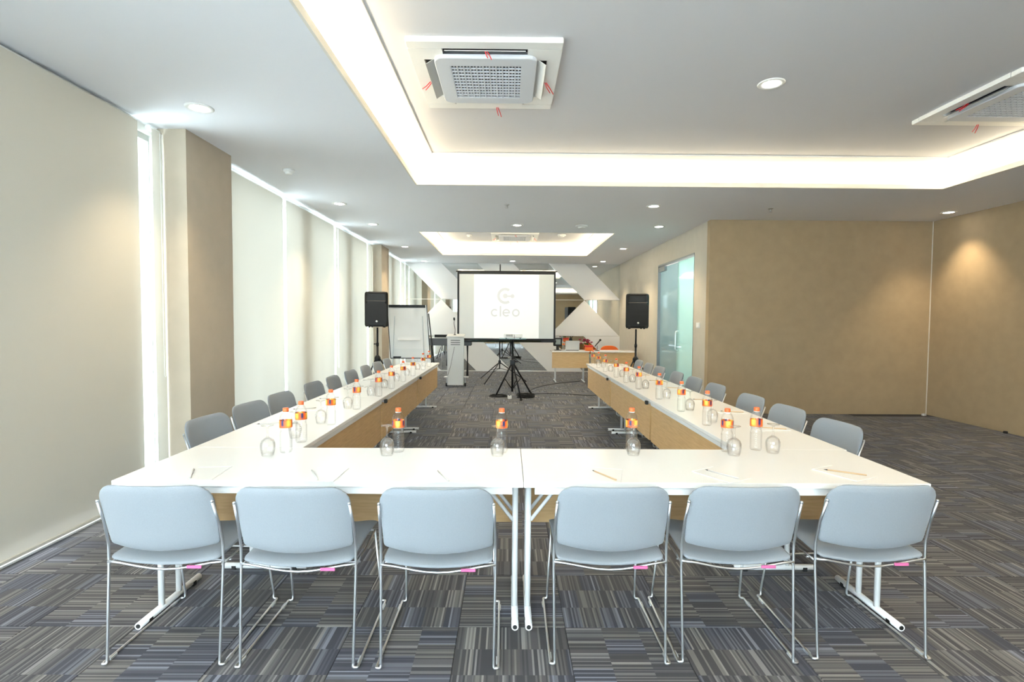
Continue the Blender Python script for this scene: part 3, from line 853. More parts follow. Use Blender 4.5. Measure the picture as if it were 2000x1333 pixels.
def make_chair():
    """faces +y, rear feet near y=0, z=0 floor"""
    t = empty('stacking_chair')
    def seatf(x, y):
        yy = y/.24    # -1 rear .. 1 front
        z = .420+.026*(x/.22)**2*(1-.4*max(0, yy))-.030*max(0, yy-.55)**2*5+.012*min(1, yy+1)
        return (x, .262+y, z), (0, 0, 1)
    pillow(MB(), .452, .480, seatf, .034, rt=.06, rb=.02).build('seat', M['fabric'], t)
    def backf(x, y):
        b = y/.135
        z = .640+y
        if b < 0: z -= .022*(1-(x/.226)**2)*(-b)
        yy = .040-.075*(b*.5+.5)-.035*(1-(x/.228)**2)
        return (x, yy, z), (0, 1, .12)
    pillow(MB(), .466, .268, backf, .030, rt=.078, rb=.012, taper=.035).build('backrest', M['fabric'], t)
    r = .0056
    for s in (-1, 1):
        p = [(s*.230, -.030, .70), (s*.235, .010, .60), (s*.237, .034, .50), (s*.237, .034, .41), (s*.232, .004, .02), (s*.232, .0, .0075), (s*.252, .0, .0075), (s*.250, .035, .0075), (s*.246, .50, .0075), (s*.246, .525, .0075),
             (s*.226, .525, .0075), (s*.226, .53, .03), (s*.214, .445, .405)]
        MB().tube(fillet(p, .012, 4), r, 8).build('side_frame', M['chrome'], t)
        # under-seat side rail
        MB().tube(fillet([(s*.236, .028, .417), (s*.232, .20, .418), (s*.214, .445, .405)], .05), .0048, 8).build('seat_rail', M['chrome'], t)
        MB().lathe([(.0062, 0), (.0062, .007), (.003, .010)], (s*.230, -.030, .698), 8).build('frame_cap', M['chrome'], t)
    rear = [(x/10*.236, .026, .429-.033*cos(x/10*pi/2)**1.5) for x in range(-10, 11, 2)]
    MB().tube(rear, .0052, 8).build('crossbar', M['chrome'], t)
    MB().tube(fillet([(-.236, .10, .405), (-.16, .12, .395), (.16, .12, .395), (.236, .10, .405)], .05), .0045, 8).build('crossbar', M['chrome'], t)
    MB().tube(fillet([(-.214, .445, .405), (-.12, .46, .392), (.12, .46, .392), (.214, .445, .405)], .05), .0050, 8).build('crossbar', M['chrome'], t)
    MB().box((.095, .015, .404), (.155, .021, .416), .001).build('tag', M['pink'], t)
    for s in (-1, 1):
        for yy in (.055, .47):
            MB().box((s*.248-.007, yy-.02, .0), (s*.248+.007, yy+.02, .010)).build('glide', M['silver'], t)
    return t
ch = make_chair(); ch.scale = (1, .98, 1)
front = [(-1.420, 2.118, .0), (-.862, 2.10, .0), (-.283, 2.095, .0), (.435, 2.125, .0), (.977, 2.135, -.012), (1.56, 2.16, .0)]
flab = ['leftmost grey-blue chair in the front row', 'second from the left, grey-blue chair in the front row', 'third from the left, grey-blue chair just left of the centre table legs',
        'fourth from the left, grey-blue chair just right of the centre table legs', 'fifth from the left, grey-blue chair in the front row', 'rightmost grey-blue chair in the front row']
for k, (x, y, rz) in enumerate(front):
    o = ch if k == 0 else copy_tree(ch)
    o.location = (x, y, 0); o.rotation_euler = (0, 0, rz)
    tag(o, flab[k], 'chair', 'chairs across the front')
Ly = [3.52, 4.10, 4.66, 5.45, 6.06, 6.74, 7.44, 8.10, 8.76]
Ry = [3.44, 4.06, 4.68, 5.49, 6.13, 6.76, 7.55, 8.12, 8.75]
Lr = [-.08, -.10, -.06, -.04, .02, -.03, 0, -.02, 0]
Rr = [.08, .06, .04, .03, .02, 0, .03, 0, 0]
for k in range(9):
    o = copy_tree(ch); o.location = (-2.0, Ly[k], 0); o.rotation_euler = (0, 0, -pi/2+Lr[k])
    tag(o, 'grey chair on the window side, %s from the front' % ORD[k] if k < 8 else 'grey chair on the window side, furthest of nine, by the loudspeaker stand', 'chair', 'chairs along the window side')
    o = copy_tree(ch); o.location = (2.175, Ry[k], 0); o.rotation_euler = (0, 0, pi/2+Rr[k])
    tag(o, 'grey chair on the door side, %s from the front' % ORD[k] if k < 8 else 'grey chair on the door side, furthest of nine, by the loudspeaker stand', 'chair', 'chairs along the door side')

# ------------------------------------------------------------------ bottles, goblets, notepads, pencils
def make_bottle():
    t = empty('water_bottle')
    prof = [(.020, .0), (.027, .001), (.0305, .006), (.0315, .014)]
    z = .018
    while z < .088:
        prof += [(.0318, z), (.0302, z+.0045), (.0302, z+.006)]; z += .0115
    prof += [(.0318, .094), (.0298, .104), (.0270, .114), (.0265, .120), (.0295, .128), (.0315, .133), (.0318, .150), (.0318, .172), (.0315, .180), (.0285, .193), (.0215, .206), (.0135, .214), (.0125, .219), (.0125, .222)]
    MB().lathe(prof, n=20).build('bottle_body', M['pet'], t)
    MB().lathe([(.0322, .134), (.0324, .140), (.0324, .168), (.0322, .172)], n=24, cap=False).build('label', M['label'], t)
    MB().lathe([(.0145, .217), (.0152, .220), (.0152, .234), (.0140, .237), (.001, .237)], n=18).build('cap', M['cap'], t)
    MB().lathe([(.0155, .2135), (.0158, .2165)], n=16, cap=False).build('neck_ring', M['white_pl'], t)
    return t
def make_goblet():
    t = empty('goblet')
    # standing upside down on its rim
    prof = [(.0300, .0), (.0345, .020), (.0375, .042), (.0365, .062), (.0300, .078), (.0180, .088), (.0070, .094), (.0042, .104), (.0036, .120), (.0045, .140), (.0090, .149), (.0310, .1545), (.0315, .1565), (.001, .1575)]
    inner = [(.0285, .0), (.0330, .020), (.0360, .042), (.0350, .061), (.0285, .0765), (.0160, .0865), (.001, .0885)]
    MB().lathe(list(reversed(inner))+prof, n=22, cap=False).build('glass_body', M['glass'], t)
    return t
def make_pad():
    t = empty('notepad')
    MB().box((-.075, -.105, 0), (.075, .105, .003)).build('sheets', M['table_white'], t)
    MB().box((-.075, .097, .003), (.075, .105, .0036)).build('glue_strip', M['table_edge'], t)
    return t
def make_pencil(white=False):
    t = empty('pencil')
    MB().tube([(0, -.085, .0036), (0, .070, .0036)], .0036, 6).build('shaft', M['pencil_w' if white else 'pencil'], t)
    MB().tube([(0, .070, .0036), (0, .086, .0036)], [.0036, .0006], 6).build('tip', M['graphite'], t)
    return t
ZT = .7305
bt, gb, pd, pc, pcw = make_bottle(), make_goblet(), make_pad(), make_pencil(), make_pencil(True)
used = set()
def put(proto, loc, rz, lab, cat, group):
    o = proto if id(proto) not in used else copy_tree(proto)
    used.add(id(proto)); o.location = loc; o.rotation_euler = (0, 0, rz)
    tag(o, lab, cat, group); return o
fb = [(-1.177, 2.764), (-.584, 2.782), (-.031, 2.783), (.676, 2.821), (1.198, 2.821), (1.376, 2.860)]
fg = [(-1.245, 2.70), (-.630, 2.715), (-.052, 2.715), (.668, 2.74), (1.205, 2.745), (1.440, 2.80)]
fp = [(-1.38, 2.37, .10), (-.83, 2.36, -.02), (-.27, 2.36, .12), (.45, 2.375, -.25), (.99, 2.385, .55), (1.58, 2.42, .45)]
fn = [(-1.43, 2.355, .45), (-.87, 2.34, .5), (-.29, 2.335, .42), (.441, 2.355, .50), (.99, 2.38, .62), (1.585, 2.415, 1.0)]
seat = ['the leftmost front chair', 'the second front chair from the left', 'the third front chair from the left', 'the fourth front chair from the left', 'the fifth front chair from the left', 'the rightmost front chair']
for k in range(6):
    put(bt, (*fb[k], ZT), .9+k*1.3, 'orange-capped water bottle on the front table facing '+seat[k], 'bottle', 'water bottles on the front tables')
    put(gb, (*fg[k], ZT), k, 'upside-down glass goblet on the front table facing '+seat[k], 'goblet', 'goblets on the front tables')
    put(pd, (fp[k][0], fp[k][1], ZT), fp[k][2], 'white notepad on the front table before '+seat[k], 'notepad', 'notepads on the front tables')
    put(pcw if k in (0, 1, 2, 4) else pc, (fn[k][0], fn[k][1], ZT+.0031), fn[k][2], 'pencil on the notepad before '+seat[k], 'pencil', 'pencils on the front tables')
LB = [(-1.173, 2.99), (-1.151, 3.493), (-1.151, 4.091), (-1.145, 4.787), (-1.127, 5.32), (-1.124, 5.912), (-1.115, 6.516), (-1.126, 7.297), (-1.124, 7.847)]
RB = [(1.360, 3.532), (1.365, 4.075), (1.371, 4.70), (1.359, 5.396), (1.354, 5.95), (1.354, 6.499), (1.348, 7.201), (1.358, 7.80), (1.335, 8.231)]
for k in range(9):
    for side, B, sx in (('window', LB, -1), ('door', RB, 1)):
        x, y = B[k]
        w = 'counted %s from the front' % ORD[k]
        x = min(x, -1.185) if sx < 0 else max(x, 1.345)
        put(bt, (x, y, ZT), .5+k*1.7+sx, 'orange-capped water bottle on the %s side tables, %s' % (side, w), 'bottle', 'water bottles on the %s side tables' % side)
        put(gb, (x+sx*.085, y+.05 if k else y+.12, ZT), k, 'upside-down goblet on the %s side tables, %s' % (side, w), 'goblet', 'goblets on the %s side tables' % side)
        py = (Ly if sx < 0 else Ry)[k]
        py = min(py, 8.40-.02)
        px = -1.58 if sx < 0 else 1.74
        put(pd, (px, py, ZT), pi/2+.05*sx, 'white notepad on the %s side tables, %s' % (side, w), 'notepad', 'notepads on the %s side tables' % side)
        put(pc if sx > 0 else pcw, (px+.01*sx, py-.02, ZT+.0031), pi/2-.35*sx+.1*(k % 3), 'pencil on a notepad on the %s side tables, %s' % (side, w), 'pencil', 'pencils on the %s side tables' % side)

# ------------------------------------------------------------------ projection screen on tripod
SY = 12.0
sc = empty('projection_screen', (-.04, SY, 0), 0, 'large tripod projection screen with black border showing a grey cleo logo', 'projector screen')
sx0, sx1, sz0, sz1 = -1.125, 1.125, .975, 2.53
MB().box((sx0, -.004, sz0), (sx1, .004, sz1)).build('screen_surface', M['screen'], sc)
bw = .05
for nm, a, b in (('black_border', (sx0, -.008, sz1-bw), (sx1, .0, sz1)), ('black_border', (sx0, -.008, sz0), (sx1, 0, sz0+.035)),
                 ('black_border', (sx0, -.008, sz0+.035), (sx0+.042, 0, sz1-bw)), ('black_border', (sx1-.042, -.008, sz0+.035), (sx1, 0, sz1-bw))):
    MB().box(a, b).build(nm, M['black'], sc)
MB().tube([(sx0-.03, .0, sz1+.012), (sx1+.03, 0, sz1+.012)], .014, 8).build('top_bar', M['black_metal'], sc)
MB().box((sx0-.02, -.03, sz0-.05), (sx1+.02, .035, sz0), .01).build('roller_case', M['black_metal'], sc)
MB().box((sx0+.30, -.034, sz0-.045), (sx1-.33, -.028, sz0-.006)).build('case_label_strip', M['shelf_glass'], sc)
px0, px1 = -.745, .745
img = MB().box((px0, -.0065, sz0+.04), (px1, -.004, sz1-bw-.005)).build('projected_image', M['projection'], sc)
def ring(mb, cx, cz, r0, r1, a0, a1, n=28, y=-.0072):
    vs = []; full = abs(a1-a0) >= 359.9
    for i in range(n+1):
        a = radians(a0+(a1-a0)*i/n)
        for r in (r0, r1): vs.append((cx+r*cos(a), y, cz+r*sin(a)))
    fs = [(2*i, 2*i+1, 2*i+3, 2*i+2) for i in range(n)]
    mb.add(vs, fs)
def qd(mb, x0, z0, x1, z1, y=-.0072): mb.add([(x0, y, z0), (x1, y, z0), (x1, y, z1), (x0, y, z1)], [(0, 1, 2, 3)])
lg = MB()
lx, lz = -.03, 1.985
ring(lg, lx, lz, .125, .185, 55, 305)
ring(lg, lx, lz, .001, .055, 0, 360); ring(lg, lx+.165, lz-.005, .001, .045, 0, 360); qd(lg, lx+.04, lz-.022, lx+.14, lz+.012)
lg.build('logo_mark', M['logo'], img)
wd = MB(); bz_ = 1.60
ring(wd, -.27, bz_, .056, .088, 45, 315); qd(wd, -.154, bz_-.085, -.122, bz_+.155)
ring(wd, -.005, bz_, .056, .088, 0, 318); qd(wd, -.08, bz_-.015, .080, bz_+.015)
ring(wd, .215, bz_, .056, .088, 0, 360)
wd.build('logo_word', M['logo'], img)
st = MB().tube([(-.15, .06, .30), (-.15, .06, 2.70)], .014, 10).build('pole', M['black_metal'], sc)
MB().tube([(-.15, .06, 2.68), (-.15, -.02, 2.70), (-.15, -.02, 2.58)], .012, 8).build('hanger', M['black_metal'], sc)
MB().box((-.18, .03, .42), (-.12, .09, .50), .005).build('hub', M['black_metal'], sc)
for a in (118, 238, 358):
    ex, ey = cos(radians(a))*.62-.15, sin(radians(a))*.62+.06
    if a == 118: ex, ey = -.62, .72
    l = MB().tube([(-.15, .06, .46), (ex, ey, .012)], .011, 8).build('leg', M['black_metal'], sc)
    MB().tube([((-.15+ex)/2, (.06+ey)/2, .24), (-.15, .06, .32)], .006, 6).build('strut', M['black_metal'], l)

# ------------------------------------------------------------------ projector on its tripod stand
PX, PY = .085, 9.72
ps = empty('projector_stand', (PX, PY, 0), 0, 'black tripod stand with small green glass shelf before the screen', 'stand')
MB().tube([(0, 0, .10), (0, 0, 1.08)], [.021, .021], 10).build('pole', M['black_metal'], ps)
MB().box((-.045, -.045, .60), (.045, .045, .70), .01).build('hub', M['black_metal'], ps)
MB().tube([(.03, 0, .66), (.10, -.02, .66)], .012, 8).build('knob', M['black_metal'], ps)
for ex, ey in ((-.31, .03), (.155, -.44), (.365, .40)):
    l = MB().tube([(0, 0, .66), (ex, ey, .014)], .016, 8).build('leg', M['black_metal'], ps)
    MB().lathe([(.024, 0), (.024, .02), (.018, .035)], (ex, ey, 0), 10).build('rubber_foot', M['rubber'], l)
    MB().tube([(ex*.48, ey*.48, .35), (0, 0, .14)], .010, 6).build('strut', M['black_metal'], l)
MB().box((-.25, -.17, 1.085), (.25, .17, 1.097), .002).build('glass_shelf', M['shelf_glass'], ps)
MB().box((-.09, -.09, 1.07), (.09, .09, 1.085), .004).build('shelf_plate', M['black_metal'], ps)
pj_ = empty('projector', (PX+.01, PY, 1.0975), 0, 'small white projector on the glass shelf of the tripod stand', 'projector')
MB().box((-.17, -.12, .012), (.17, .12, .095), .012).build('body', M['white_pl'], pj_)
MB().tube([(.07, .11, .055), (.07, .145, .055)], .030, 16).build('lens', M['black'], pj_)
for s in (-.13, .13):
    MB().tube([(s, -.09, 0), (s, -.09, .013)], .012, 8).build('foot', M['rubber'], pj_)
vent = MB()
for i in range(8): vent.box((-.13+i*.016, -.1225, .035), (-.122+i*.016, -.1195, .075))
tag(vent.build('vent', M['dark'], pj_), kind='stuff')
MB().tube([(.02, -.123, .07), (.02, -.135, .0)], .004, 6).build('plug', M['black'], pj_)

# cables and coil under the stand
def cable(pts, r, lab, name='cable', m='rubber'):
    P = [Vector(p) for p in pts]; out = []
    for i in range(len(P)-1):
        p0, p1, p2, p3 = P[max(i-1, 0)], P[i], P[i+1], P[min(i+2, len(P)-1)]
        for k in range(8):
            t = k/8
            out.append(.5*((2*p1)+(-p0+p2)*t+(2*p0-5*p1+4*p2-p3)*t*t+(-p0+3*p1-3*p2+p3)*t**3))
    out.append(P[-1])
    return tag(MB().tube(out, r, 6).build(name, M[m]), lab, 'cable')
cable([(.35, 10.05, .006), (.55, 10.9, .006), (.95, 11.6, .006), (1.35, 12.0, .006), (1.7, 12.25, .006)], .006, 'thin black cable curving over the carpet from the stand to the desk')
cable([(.25, 9.95, .006), (.7, 10.15, .006), (1.1, 10.1, .006), (1.55, 9.95, .006), (2.1, 10.1, .006)], .006, 'thin black cable running right along the carpet under the door side tables')
coil = MB(); pts = []
for i in range(150):
    a = i*.33; rr = .13+.018*sin(i*.9)
    pts.append((rr*cos(a)*1.15, rr*sin(a)*.9, .008+.00045*i+.004*sin(i*1.7)))
tag(coil.tube(pts, .006, 5).build('cable_coil', M['rubber'], None, (.335, 9.62, 0)), 'heap of coiled black cable on the carpet under the projector stand', 'cable')
coil = MB(); pts = []
for i in range(60):
    a = i*.36; rr = .15+.012*sin(i*.8)
    pts.append((rr*cos(a)*1.1, rr*sin(a)*.8, .008+.0005*i))
tag(coil.tube(pts, .005, 5).build('cable_coil', M['rubber'], None, (-.17, 9.70, 0)), 'loose loops of black cable left of the projector stand pole', 'cable')
pw = empty('power_strip', (.035, 9.50, 0), .1, 'small white power block on the carpet under the projector stand', 'power strip')
MB().box((-.035, -.05, 0), (.035, .05, .055), .005).build('housing', M['white_pl'], pw)
for i in (-.02, .02): MB().tube([(0, i, .055), (0, i, .057)], .014, 10).build('socket', M['dark'], pw)
MB().tube([(.02, -.01, 1.08), (.055, -.05, .8), (.04, -.06, .5), (.035, -.08, .2), (.08, -.06, .03)], .004, 6).build('cord', M['rubber'], ps)

# ------------------------------------------------------------------ loudspeakers and stands
def make_speaker():
    t = empty('loudspeaker')
    # front faces -y; z 0..0.62 ; rounded tapered body
    w, d, h = .205, .17, .62
    poly = [(-w, -d*.75), (-w*.75, -d), (w*.75, -d), (w, -d*.75), (w*.72, d), (-w*.72, d)]
    mb = MB()
    zs = [(0, .93), (.035, 1.0), (h-.06, 1.0), (h-.02, .985), (h, .90)]
    vs = [(x*s, y*s, z+(.012*(1-(x/w)**2) if z > .5 else 0)) for z, s in zs for x, y in poly]
    n = 6; fs = [tuple(range(n-1, -1, -1)), tuple((len(zs)-1)*n+i for i in range(n))]
    for k in range(len(zs)-1):
        for i in range(n): fs.append((k*n+i, k*n+(i+1) % n, (k+1)*n+(i+1) % n, (k+1)*n+i))
    mb.add(vs, fs).build('cabinet', M['black'], t)
    # lower mesh grille with arched top
    gp = [(-w*.86, .06), (w*.86, .06), (w*.90, .10), (w*.90, .40)]+[(w*.90*cos(radians(a)), .40+.035*sin(radians(a))) for a in range(20, 180, 20)]+[(-w*.90, .40), (-w*.90, .10)]
    MB().prism(gp, 'y', -d-.012, -d+.004).build('grille', M['grille'], t)
    # horn
    ho = MB()
    o = [(-w*.84, .455), (w*.84, .455), (w*.80, .595), (-w*.80, .595)]; i_ = [(-.03, .515), (.03, .515), (.03, .55), (-.03, .55)]
    vs = [(x, -d-.006, z) for x, z in o]+[(x, -d+.03, z) for x, z in i_]+[(x, -d-.0, z) for x, z in o]
    ho.add(vs, [(0, 1, 5, 4), (1, 2, 6, 5), (2, 3, 7, 6), (3, 0, 4, 7), (4, 5, 6, 7), (0, 8, 9, 1), (1, 9, 10, 2), (2, 10, 11, 3), (3, 11, 8, 0)])
    ho.build('horn', M['black'], t)
    MB().lathe([(.001, .0), (.018, 0), (.016, .008), (.001, .010)], n=14).build('tweeter', M['silver'], t)
    tw = t.children[-1]; tw.rotation_euler = (pi/2, 0, 0); tw.location = (0, -d+.028, .532)
    MB().lathe([(.001, 0), (.016, 0), (.016, .004), (.001, .005)], n=14).build('badge', M['silver'], t)
    bd = t.children[-1]; bd.rotation_euler = (pi/2, 0, 0); bd.location = (.01, -d-.012, .095)
    for s in (-1, 1):
        MB().box((s*w*.72-.025, -d-.008, .005), (s*w*.72+.025, -d+.02, .055), .006).build('port', M['rubber'], t)
        MB().lathe([(.015, -.016), (.018, 0)], (s*w*.66, -.06, 0), 10).build('foot', M['rubber'], t)
        MB().lathe([(.015, -.016), (.018, 0)], (s*w*.5, .08, 0), 10).build('foot', M['rubber'], t)
    return t
def make_stand():
    t = empty('speaker_stand')
    MB().tube([(0, 0, .10), (0, 0, .98)], .019, 10).build('lower_tube', M['black_metal'], t)
    MB().tube([(0, 0, .98), (0, 0, 1.285)], .0165, 10).build('upper_tube', M['black_metal'], t)
    MB().tube([(0, 0, .95), (0, 0, 1.01)], .025, 10).build('collar', M['black_metal'], t)
    MB().tube([(-.02, 0, .985), (-.065, 0, .985)], [.007, .013], 8).build('knob', M['black_metal'], t)
    MB().lathe([(.03, .66), (.055, .68), (.055, .74), (.03, .78)], n=10).build('hub', M['black_metal'], t)
    for a in (0, 120, 240):
        ex, ey = .48*cos(radians(a)), .48*sin(radians(a))
        l = MB().tube([(ex*.1, ey*.1, .71), (ex, ey, .014)], .013, 8).build('leg', M['black_metal'], t)
        MB().lathe([(.02, 0), (.02, .02), (.014, .035)], (ex, ey, 0), 10).build('rubber_foot', M['rubber'], l)
        MB().tube([(ex*.5, ey*.5, .38), (0, 0, .14)], .007, 6).build('strut', M['black_metal'], l)
    return t
s1 = make_stand(); s1.location = (-2.37, 9.5, 0); tag(s1, 'black tripod speaker stand on the window side behind the last chairs', 'speaker stand', 'speaker stands')
s2_ = copy_tree(s1); s2_.location = (2.34, 9.55, 0); s2_.rotation_euler = (0, 0, pi/2); tag(s2_, 'black tripod speaker stand on the door side behind the last chairs', 'speaker stand', 'speaker stands')
k1 = make_speaker(); k1.location = (-2.37, 9.5, 1.302); k1.rotation_euler = (0, 0, .12); tag(k1, 'black loudspeaker on the stand by the window blinds', 'loudspeaker', 'loudspeakers')
k2 = copy_tree(k1); k2.location = (2.34, 9.55, 1.302); k2.rotation_euler = (0, 0, -.10); tag(k2, 'black loudspeaker on the stand beside the glass door', 'loudspeaker', 'loudspeakers')

# ------------------------------------------------------------------ flip chart
fc = empty('flip_chart', (-1.95, 10.25, 0), .10, 'white flip chart board with black clamp bar behind the window side tables', 'flip chart')
def fcb(name, a, b, m, bev=0, parent=fc):
    """board coordinates: leaning back slightly"""
    mb = MB().box(a, b, bev)
    mb.v = [(x+(1.2-z)*.07, y+(z-.68)*.07, z) for x, y, z in mb.v]
    return mb.build(name, m, parent)
fcb('board', (-.375, .0, .68), (.375, .02, 1.72), M['white_pl'])
fcb('board_edge', (-.390, -.004, .68), (-.375, .024, 1.72), M['black_metal'])
fcb('board_edge', (.375, -.004, .68), (.390, .024, 1.72), M['black_metal'])
fcb('board_edge', (-.385, -.004, .665), (.385, .024, .68), M['black_metal'])
fcb('clamp_bar', (-.355, -.022, 1.665), (.355, .0, 1.72), M['black'], .003)
pp = fcb('paper_pad', (-.33, -.010, .86), (.33, -.001, 1.665), M['paper'])
cur = MB()
vs = []
for i in range(13):
    x = -.22+.44*i/12
    for y, z in ((-.012, 1.10), (-.016, 1.06), (-.030, 1.035), (-.050, 1.03)):
        vs.append((x+(1.2-z)*.07, y+(z-.68)*.07, z))
cur.add(vs, [(i*4+j, i*4+j+1, i*4+j+5, i*4+j+4) for i in range(12) for j in range(3)], True).build('curled_sheet', M['paper'], pp)
fcb('pen_tray', (-.36, -.06, .675), (.30, -.004, .685), M['black_metal'])
er = MB().box((-.29, -.055, .686), (-.14, -.012, .712), .006).build('eraser', M['rubber'], fc)
for sx in (-1, 1):
    MB().tube([(sx*.27, .05, 1.5), (sx*.30, -.02, .66), (sx*.36, -.18, .01)], .010, 8).build('leg', M['silver'], fc)
MB().tube([(.385, .05, 1.55), (.46, .38, .72), (.52, .62, .01)], .012, 8).build('rear_leg', M['black_metal'], fc)

# ------------------------------------------------------------------ keyboard behind the lectern
kb = empty('electronic_keyboard', (-1.38, 12.9, 0), .0, 'dark grey electronic keyboard on a stand between flip chart and lectern', 'keyboard')
MB().box((-.62, -.16, .80), (.48, .16, .98), .012).build('case', M['keys'], kb)
MB().box((-.55, -.14, .98), (.42, -.02, .992)).build('key_bed', M['white_pl'], kb)
MB().box((-.45, .10, .98), (.30, .115, 1.06), .003).build('music_rest', M['black'], kb)
for sx in (-.50, .38):
    MB().tube([(sx, -.12, .80), (sx, .18, .012)], .014, 8).build('leg', M['black_metal'], kb)
    MB().tube([(sx, .12, .80), (sx, -.18, .012)], .014, 8).build('leg', M['black_metal'], kb)
MB().box((-.12, .16, .03), (.02, .3, .16), .01).build('pedal_box', M['black'], kb)

# ------------------------------------------------------------------ lectern with microphone
lc = empty('lectern', (-1.115, 11.2, 0), 0, 'pale grey column lectern on castors left of the screen', 'lectern')
mb = MB()
vs = [(-.165, -.13, .045), (.165, -.13, .045), (.165, .12, .045), (-.165, .12, .045), (-.165, -.13, 1.06), (.165, -.13, 1.06), (.165, .12, 1.10), (-.165, .12, 1.10)]
mb.add(vs, [(0, 3, 2, 1), (4, 5, 6, 7), (0, 1, 5, 4), (1, 2, 6, 5), (2, 3, 7, 6), (3, 0, 4, 7)]).build('column', M['lectern'], lc)
for s in (-1, 1):
    MB().box((s*.1675-.0035, -.134, .045), (s*.1675+.0035, -.128, 1.065)).build('edge_trim', M['silver'], lc)
mb = MB().box((-.19, -.16, -.012), (.19, .17, .012), .006); mb.v = [(x, y, 1.095+z+(y*.12)) for x, y, z in mb.v]
mb.build('reading_top', M['lectern'], lc)
vt = []
for i in range(3):
    MB().box((-.10, -.134, .90+i*.045), (.10, -.129, .912+i*.045)).build('vent_slot', M['dark'], lc)
MB().box((-.25, -.10, .20), (-.165, .10, .215), .003).build('side_wing', M['lectern'], lc)
MB().box((.165, -.10, .20), (.27, .10, .215), .003).build('side_wing', M['lectern'], lc)
for s in (-1, 1):
    MB().box((s*.20-.006, -.02, .06), (s*.20+.006, .02, .205)).build('castor_bracket', M['silver'], lc)
    for yy in (0,):
        MB().tube([(s*.20-.018, yy, .042), (s*.20+.018, yy, .042)], .042, 14).build('castor', M['rubber'], lc)
MB().tube([(-.02, -.136, .86), (-.10, -.138, .45), (-.16, -.14, .25)], .004, 6).build('cord', M['rubber'], lc)
mic = empty('gooseneck_microphone', (-1.14, 11.2, 1.1075), 0, 'black gooseneck microphone standing on the lectern', 'microphone')
MB().lathe([(.028, 0), (.028, .010), (.012, .016)], n=14).build('base', M['black'], mic)
MB().tube(fillet([(0, 0, .01), (.01, 0, .12), (-.02, 0, .24), (-.01, -.02, .32)], .05), .006, 8).build('neck', M['black_metal'], mic)
MB().tube([(-.01, -.02, .315), (-.012, -.028, .345), (-.014, -.034, .375)], [.016, .021, .012], 10).build('head', M['black'], mic)

# ------------------------------------------------------------------ desk on the right by the mirror wall
def make_desk(L):
    t = empty('desk_table'); D = .6
    MB().box((0, 0, .705), (L, D, .73), .002).build('tabletop', M['table_white'], t)
    MB().box((.03, .03, .675), (L-.03, .05, .705)).build('frame_beam', M['steel_white'], t)
    MB().box((.004, .02, .34), (L-.004, .038, .704)).build('modesty_panel', M['wood'], t)
    for x in (.10, L-.10):
        MB().tube([(x, .06, .018), (x, .55, .018)], .016, 8).build('foot_bar', M['steel_white'], t)
        for y in (.20, .36): MB().tube([(x, y, .03), (x, y, .70)], .013, 8).build('leg', M['steel_white'], t)
    return t
DY = 11.95
dk = make_desk(.86); dk.location = (1.01, DY, 0); tag(dk, 'white desk table with beech front carrying the laptop and flowers', 'table', 'desk tables by the mirror wall')
dk2 = make_desk(1.06); dk2.location = (1.90, DY-.02, 0); dk2.rotation_euler = (0, 0, .03); tag(dk2, 'white desk table with beech front before the orange chair', 'table', 'desk tables by the mirror wall')
lp = empty('laptop', (1.50, DY+.22, .7305), 0, 'open silver laptop seen from behind on the far desk', 'laptop')
MB().box((-.165, .0, 0), (.165, .22, .014), .003).build('base', M['silver'], lp)
mb = MB().box((-.165, -.008, 0), (.165, 0, .22), .003); mb.v = [(x, y-z*.18, .014+z) for x, y, z in mb.v]; mb.build('lid', M['silver'], lp)
MB().box((-.15, -.012, .002), (.15, -.004, .014)).build('hinge', M['black'], lp)
mn = empty('reflection_stand_in', (1.17, DY+.35, .7305), .1, 'reflection drawn as small black monitor with grey face left of the laptop on the desk', 'reflection stand-in')  # solid stand-in for a dark reflection in the mirror wall
MB().box((-.10, -.05, .10), (.10, .06, .29), .015).build('housing', M['black'], mn)
MB().box((-.06, -.054, .14), (.06, -.05, .26)).build('screen', M['reflection_face'], mn)
MB().box((-.03, -.02, .012), (.03, .03, .10)).build('neck', M['black'], mn)
MB().box((-.08, -.06, 0), (.08, .07, .012), .003).build('base', M['black'], mn)
put(bt, (1.285, DY+.12, .7305), 1, 'orange-capped water bottle on the far desk left of the laptop', 'bottle', 'water bottle on the desk')
vs_ = empty('flower_vase', (1.88, DY+.18, .7305), 0, 'orange vase with dark red flowers on the far desk beside the laptop', 'vase')
MB().lathe([(.075, 0), (.095, .01), (.10, .06), (.085, .11), (.095, .135), (.088, .135), (.078, .11), (.09, .06), (.085, .02), (.001, .015)], n=20, cap=False).build('bowl', M['orange_box'], vs_)
MB().lathe([(.09, .085), (.098, .10), (.10, .13)], n=14, cap=False).build('ribbon', M['red'], vs_)
rf = random.Random(3)
bo = empty('bouquet_core', (0, 0, 0)); bpy.data.objects.remove(bo)
for i in range(14):
    a = rf.uniform(0, 2*pi); r = rf.uniform(0, .11); x, y, z = r*cos(a)-.10*(i % 2)-.03, r*sin(a)*.6, .20+rf.uniform(-.03, .07)
    MB().tube([(x*.25, y*.25, .06), (x*.7, y*.7, .14), (x, y, z)], .003, 5).build('stem', M['leaf'], vs_)
    fl = MB()
    for q in range(7):
        b = 2*pi*q/7; c = (x+.020*cos(b), y+.020*sin(b), z+.008)
        fl.tube([(x, y, z-.01), c, (x+.034*cos(b), y+.034*sin(b), z+.004)], [.004, .013, .004], 5)
    fl.tube([(x, y, z-.012), (x, y, z+.012)], [.012, .009], 6)
    fl.build('flower', M['flower'], vs_)
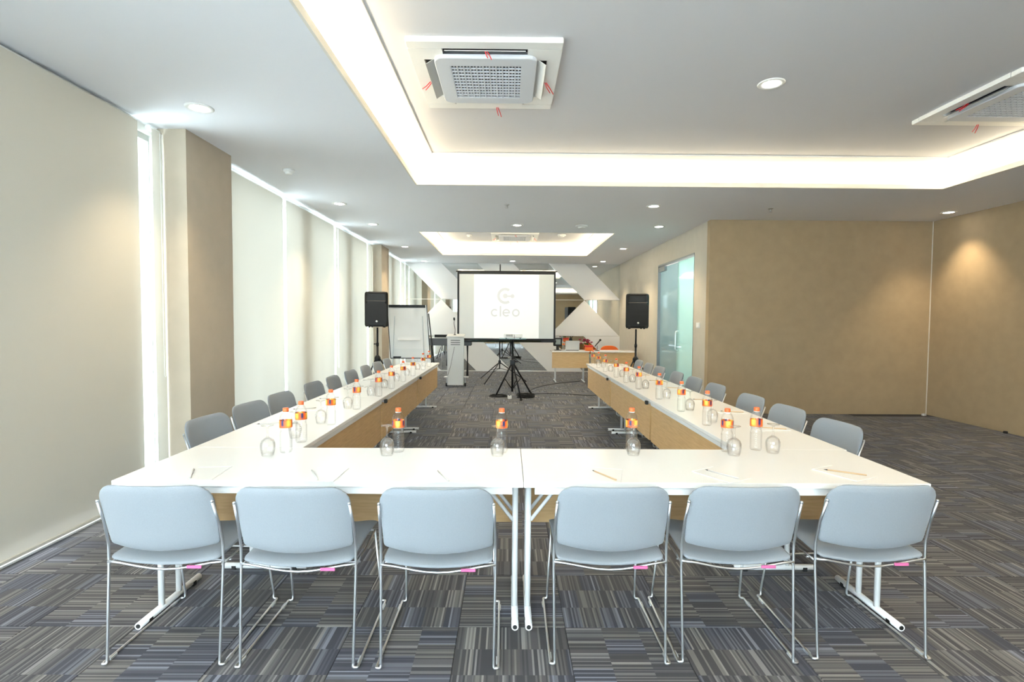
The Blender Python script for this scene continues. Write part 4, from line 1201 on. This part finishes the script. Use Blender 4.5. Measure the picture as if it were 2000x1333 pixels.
for i in range(6):
    a = rf.uniform(0, 6.28); MB().add([(0, 0, .12), (.07*cos(a)+.01, .07*sin(a), .17), (.13*cos(a), .13*sin(a), .18), (.07*cos(a)-.01, .07*sin(a)+.02, .16)], [(0, 1, 2, 3)]).build('leaf', M['leaf'], vs_)
mc = empty('desk_microphone', (2.08, DY+.22, .7305), 0, 'black handheld microphone leaning in a desk stand right of the flowers', 'microphone')
MB().lathe([(.06, 0), (.06, .008), (.01, .014)], n=16).build('base', M['black'], mc)
MB().tube([(0, 0, .01), (0, 0, .12)], .006, 8).build('stem', M['black_metal'], mc)
MB().tube([(-.055, 0, .10), (.055, 0, .23)], [.010, .014], 10).build('handle', M['black'], mc)
MB().tube([(.055, 0, .23), (.066, 0, .245), (.078, 0, .258), (.088, 0, .268)], [.016, .026, .026, .012], 10).build('head', M['black'], mc)
# orange chair behind the desk
oc = empty('orange_chair', (2.56, 12.95, 0), 0, 'chair with orange rounded back behind the far desk', 'chair')
def ob_(x, y):
    b = y/.15; return (x*(1-.12*b), .20-.06*(1-(x/.24)**2)*-1+.03*b, .64+y-.05*abs(x/.24)**3*max(0, b)), (0, -1, .1)
pillow(MB(), .50, .32, ob_, .04, k=.6).build('backrest', M['orange'], oc)
pillow(MB(), .46, .44, lambda x, y: ((x, y, .44), (0, 0, 1)), .05, k=.5).build('seat', M['orange'], oc)
for sx in (-1, 1):
    MB().tube([(sx*.19, .22, .66), (sx*.19, .20, .42), (sx*.21, .22, .0)], .011, 8).build('leg', M['chrome'], oc)
    MB().tube([(sx*.19, -.18, .42), (sx*.21, -.20, .0)], .011, 8).build('leg', M['chrome'], oc)

# small things on the carpet by the right walls
fs_ = empty('floor_plug', (6.44, YR-.10, 0), .3, 'small white plug lying on the carpet in the corner of the tan recess', 'plug')
MB().box((-.03, -.02, 0), (.03, .02, .03), .005).build('housing', M['white_pl'], fs_)
MB().tube([(.028, 0, .015), (.05, .01, .008), (.08, .05, .006)], .004, 6).build('cord', M['rubber'], fs_)
o = MB().lathe([(.022, 0), (.026, .01), (.022, .028), (.001, .03)], n=14).build('door_stop', M['rubber'], None, (XRR-.045, 6.73, 0))
tag(o, 'small black stop on the carpet at the foot of the right wall', 'door stop')
